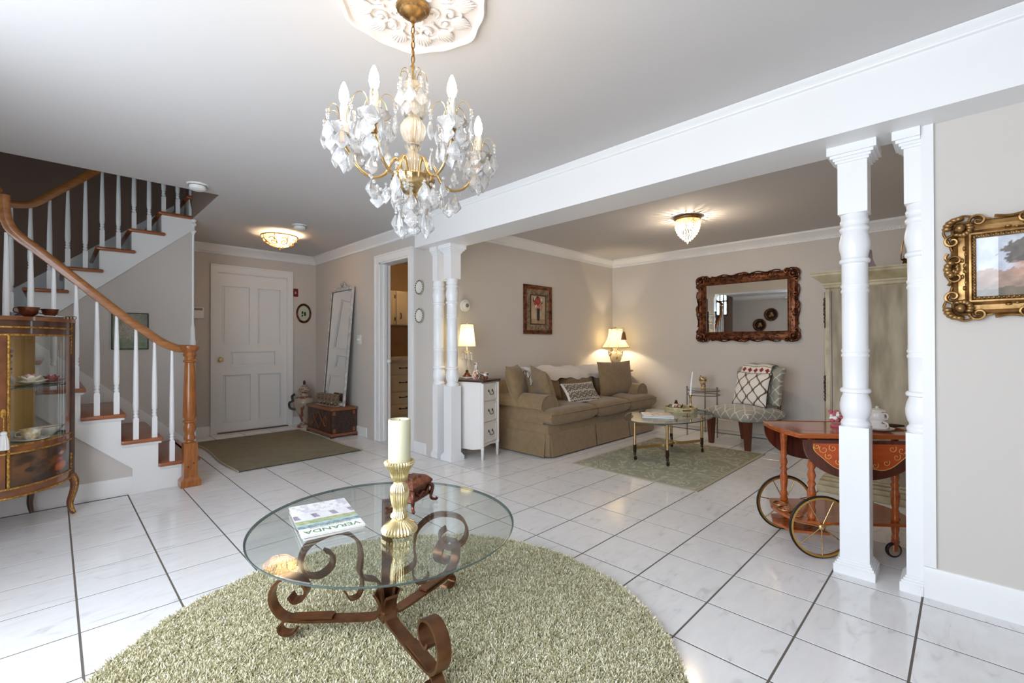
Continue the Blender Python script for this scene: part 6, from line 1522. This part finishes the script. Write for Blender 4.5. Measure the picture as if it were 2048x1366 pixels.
for k, z in ((0, 1.312),):
    b = MB()
    for q in range(13):
        t2 = q/12; x, y = lerp(.33, .14, t2), lerp(.03, .205, t2); b.tube([(x+.010*math.cos(a), y-.010*math.sin(a), z+.010*math.sin(a)) for a in np.linspace(0, 2*PI, 11)[:-1]], .0022, 5, True)
    o = obj('pierced_gallery', b, m_darkbrass, vt, 60); o['kind'] = 'stuff'
tsl = thing('tassel', 'white silk tassel hanging from the lock of the display cabinet', 'tassel', (VX+.035, 4.22+bow(.035)-.045, .74))
obj('cord', MB().tube([(0, .015, 0), (0, 0, -.02), (0, 0, -.10)], .003, 6), m_orm, tsl); obj('head', MB().lathe([(.004, -.095), (.013, -.10), (.015, -.112), (.010, -.12)], 16), M('silk_white', (226, 224, 220), .6), tsl)
obj('skirt', MB().lathe([(.012, -.118), (.019, -.15), (.022, -.20), (0, -.20)], 36, ripple=(12, .08)), M('silk_white'), tsl, 60)
# contents
def flower(name, label, x, y, z, rad, cols, ctr, n=9, cat='ornament'):
    f_ = thing(name, label, cat, (x, y, z), 0, None); obj('leaf_base', MB().lathe([(rad*.5, 0), (rad*.9, .004), (rad*.5, .008), (0, .008)], 18, ripple=(5, .2)), M('leaf_dark', (62, 72, 56), .4), f_)
    for ring, (q, tilt, L_) in enumerate(((1.0, .32, 1.0), (.62, .75, .85), (.3, 1.15, .7))):
        for k in range(n-2*ring):
            a = 2*PI*k/(n-2*ring)+ring*.4; b = MB().sphere((rad*L_*.55, 0, 0), (rad*L_*.5, rad*.26, .006), 8, 6).tf(T(0, 0, .012+.004*ring) @ RZ(a) @ RY(-tilt)); obj('petal', b, M('petal_%d_%d' % cols[ring % len(cols)][:2], cols[ring % len(cols)], .3, coat=.3), f_, 60)
    for k in range(5): obj('bud', MB().sphere((rad*.2*math.cos(k*1.26), rad*.2*math.sin(k*1.26), .035+.008*(k % 2)), .009, 8, 6), M('bud_%d' % ctr[1], ctr, .3), f_)
    return f_
flower('porcelain_flower', 'cream porcelain lotus with pink centre on the cabinet glass shelf', -.10, 4.06, .8795, .082, [(232, 220, 196), (238, 226, 206), (224, 170, 178)], (214, 130, 150))
flower('porcelain_flower', 'dark rose porcelain flower on green leaves on the cabinet glass shelf', -.005, 4.175, .8795, .062, [(140, 66, 66), (164, 84, 82), (150, 70, 72)], (120, 50, 54))
wv = thing('vase', 'small white porcelain vase of lilac blossoms on the cabinet shelf', 'vase', (-.205, 4.14, .8795))
obj('body', MB().lathe([(.022, 0), (.04, .02), (.042, .04), (.028, .065), (.022, .075), (.03, .085), (0, .085)], 24, ripple=(12, .03)), m_porc, wv)
for k in range(12): obj('blossom', MB().sphere((R_.uniform(-.02, .025), R_.uniform(-.02, .02), R_.uniform(.09, .22)), (.012, .012, .010), 8, 5), M('lilac', (178, 142, 160), .6) if k % 3 else M('plum', (96, 52, 66), .6), wv)
def teacup(label, x, y, z, m_, sc=1, saucer=True, grp=None):
    c_ = thing('teacup', label, 'cup', (x, y, z), .6, grp)
    if saucer: obj('saucer', MB().lathe([(.03*sc, 0), (.055*sc, .004), (.07*sc, .012), (.07*sc, .014), (.045*sc, .008), (0, .006)], 32), m_porc, c_)
    zb = .007 if saucer else 0
    obj('bowl', MB().lathe([(.018*sc, zb), (.02*sc, zb+.006), (.034*sc, zb+.02), (.04*sc, zb+.045*sc), (.043*sc, zb+.052*sc), (.040*sc, zb+.05*sc), (.03*sc, zb+.02), (0, zb+.012)], 32), m_, c_, 50)
    obj('handle', MB().tube(smoothpath([(-.036*sc, 0, zb+.045*sc), (-.06*sc, 0, zb+.045*sc), (-.062*sc, 0, zb+.025*sc), (-.034*sc, 0, zb+.02*sc)], 3), .003, 6), m_, c_, 60); return c_
m_gcup = M('gilt_porcelain', (236, 228, 214), .2, noise=(40, (206, 170, 110), .1), coat=.4)
m_ccup = M('copper_lustre', (120, 64, 36), .25, .6, noise=(20, (70, 34, 22), .2))
teacup('white and gilt porcelain cup and saucer inside the display cabinet', -.095, 4.035, .5505, m_gcup, 1.2)
gb = thing('serving_bowl', 'white oval serving bowl behind the cup inside the display cabinet', 'bowl', (-.03, 4.185, .5505), .3)
obj('bowl', MB().lathe([(.03, 0), (.034, .006), (.06, .03), (.078, .055), (.08, .058), (.074, .056), (.05, .03), (0, .012)], 36, sx=1.1, sy=.62), m_porc, gb, 50); obj('gilt_lip', MB().tube([(.088*math.cos(a), .0496*math.sin(a), .058) for a in np.linspace(0, 2*PI, 41)[:-1]], .0018, 5, True), m_gold, gb)
teacup('plain white cup near the lock inside the display cabinet', -.20, 4.10, .5505, m_porc, 1, False)
teacup('copper lustre footed bowl cup without saucer on top of the display cabinet', -.105, 4.0, 1.2985, m_ccup, 1.15, False)
teacup('copper lustre cup on a white saucer on top of the display cabinet', -.015, 4.12, 1.2985, m_ccup, 1.0)

# ------------------------------------------------------------------ left wall furnishings seen in the mirror
for y, z, lab in ((3.52, 1.87, 'round gilt wall medallion with dark centre seen reflected in the carved mirror, upper one'), (3.79, 1.61, 'round gilt wall medallion with dark centre seen reflected in the carved mirror, lower one')):
    t = thing('wall_medallion', lab, 'medallion', (-.9495, y, z), PI/2, 'round medallions on the left wall')
    obj('frame', MB().lathe([(.12, 0), (.16, .004), (.165, .02), (.14, .03), (.115, .02), (.11, .01), (.12, 0)], 40).tf(RX(PI/2)), m_copper, t); obj('centre', MB().lathe([(.12, .002), (.12, .008), (0, .008)], 32).tf(RX(PI/2)), m_black, t)
    obj('relief', MB().sphere((0, -.01, .02), (.04, .012, .05)).sphere((.03, -.01, -.03), (.03, .012, .03)).sphere((-.03, -.01, -.02), (.03, .012, .03)), m_gold, t)
cu_ = thing('curtain', 'white curtain hanging beside the window on the left wall', 'curtain', (-.88, 2.95, 0))
b = MB().surf(lambda u, v: (.03*math.sin(2*PI*7*u), lerp(-.22, .12, u), lerp(.05, 2.26, v)), 84, 6); b.merge(MB().surf(lambda u, v: (.03*math.sin(2*PI*7*u)+.004, lerp(-.22, .12, u), lerp(.05, 2.26, v)), 84, 6)); obj('cloth', b, translucent('white_curtain', (240, 240, 240), .35), cu_, 60)
obj('rod', MB().tube([(0, -3.35, 2.28), (0, .2, 2.28)], .012, 10), m_white, cu_); obj('rod_finial', MB().sphere((0, .22, 2.28), .028, 12, 8), m_white, cu_)
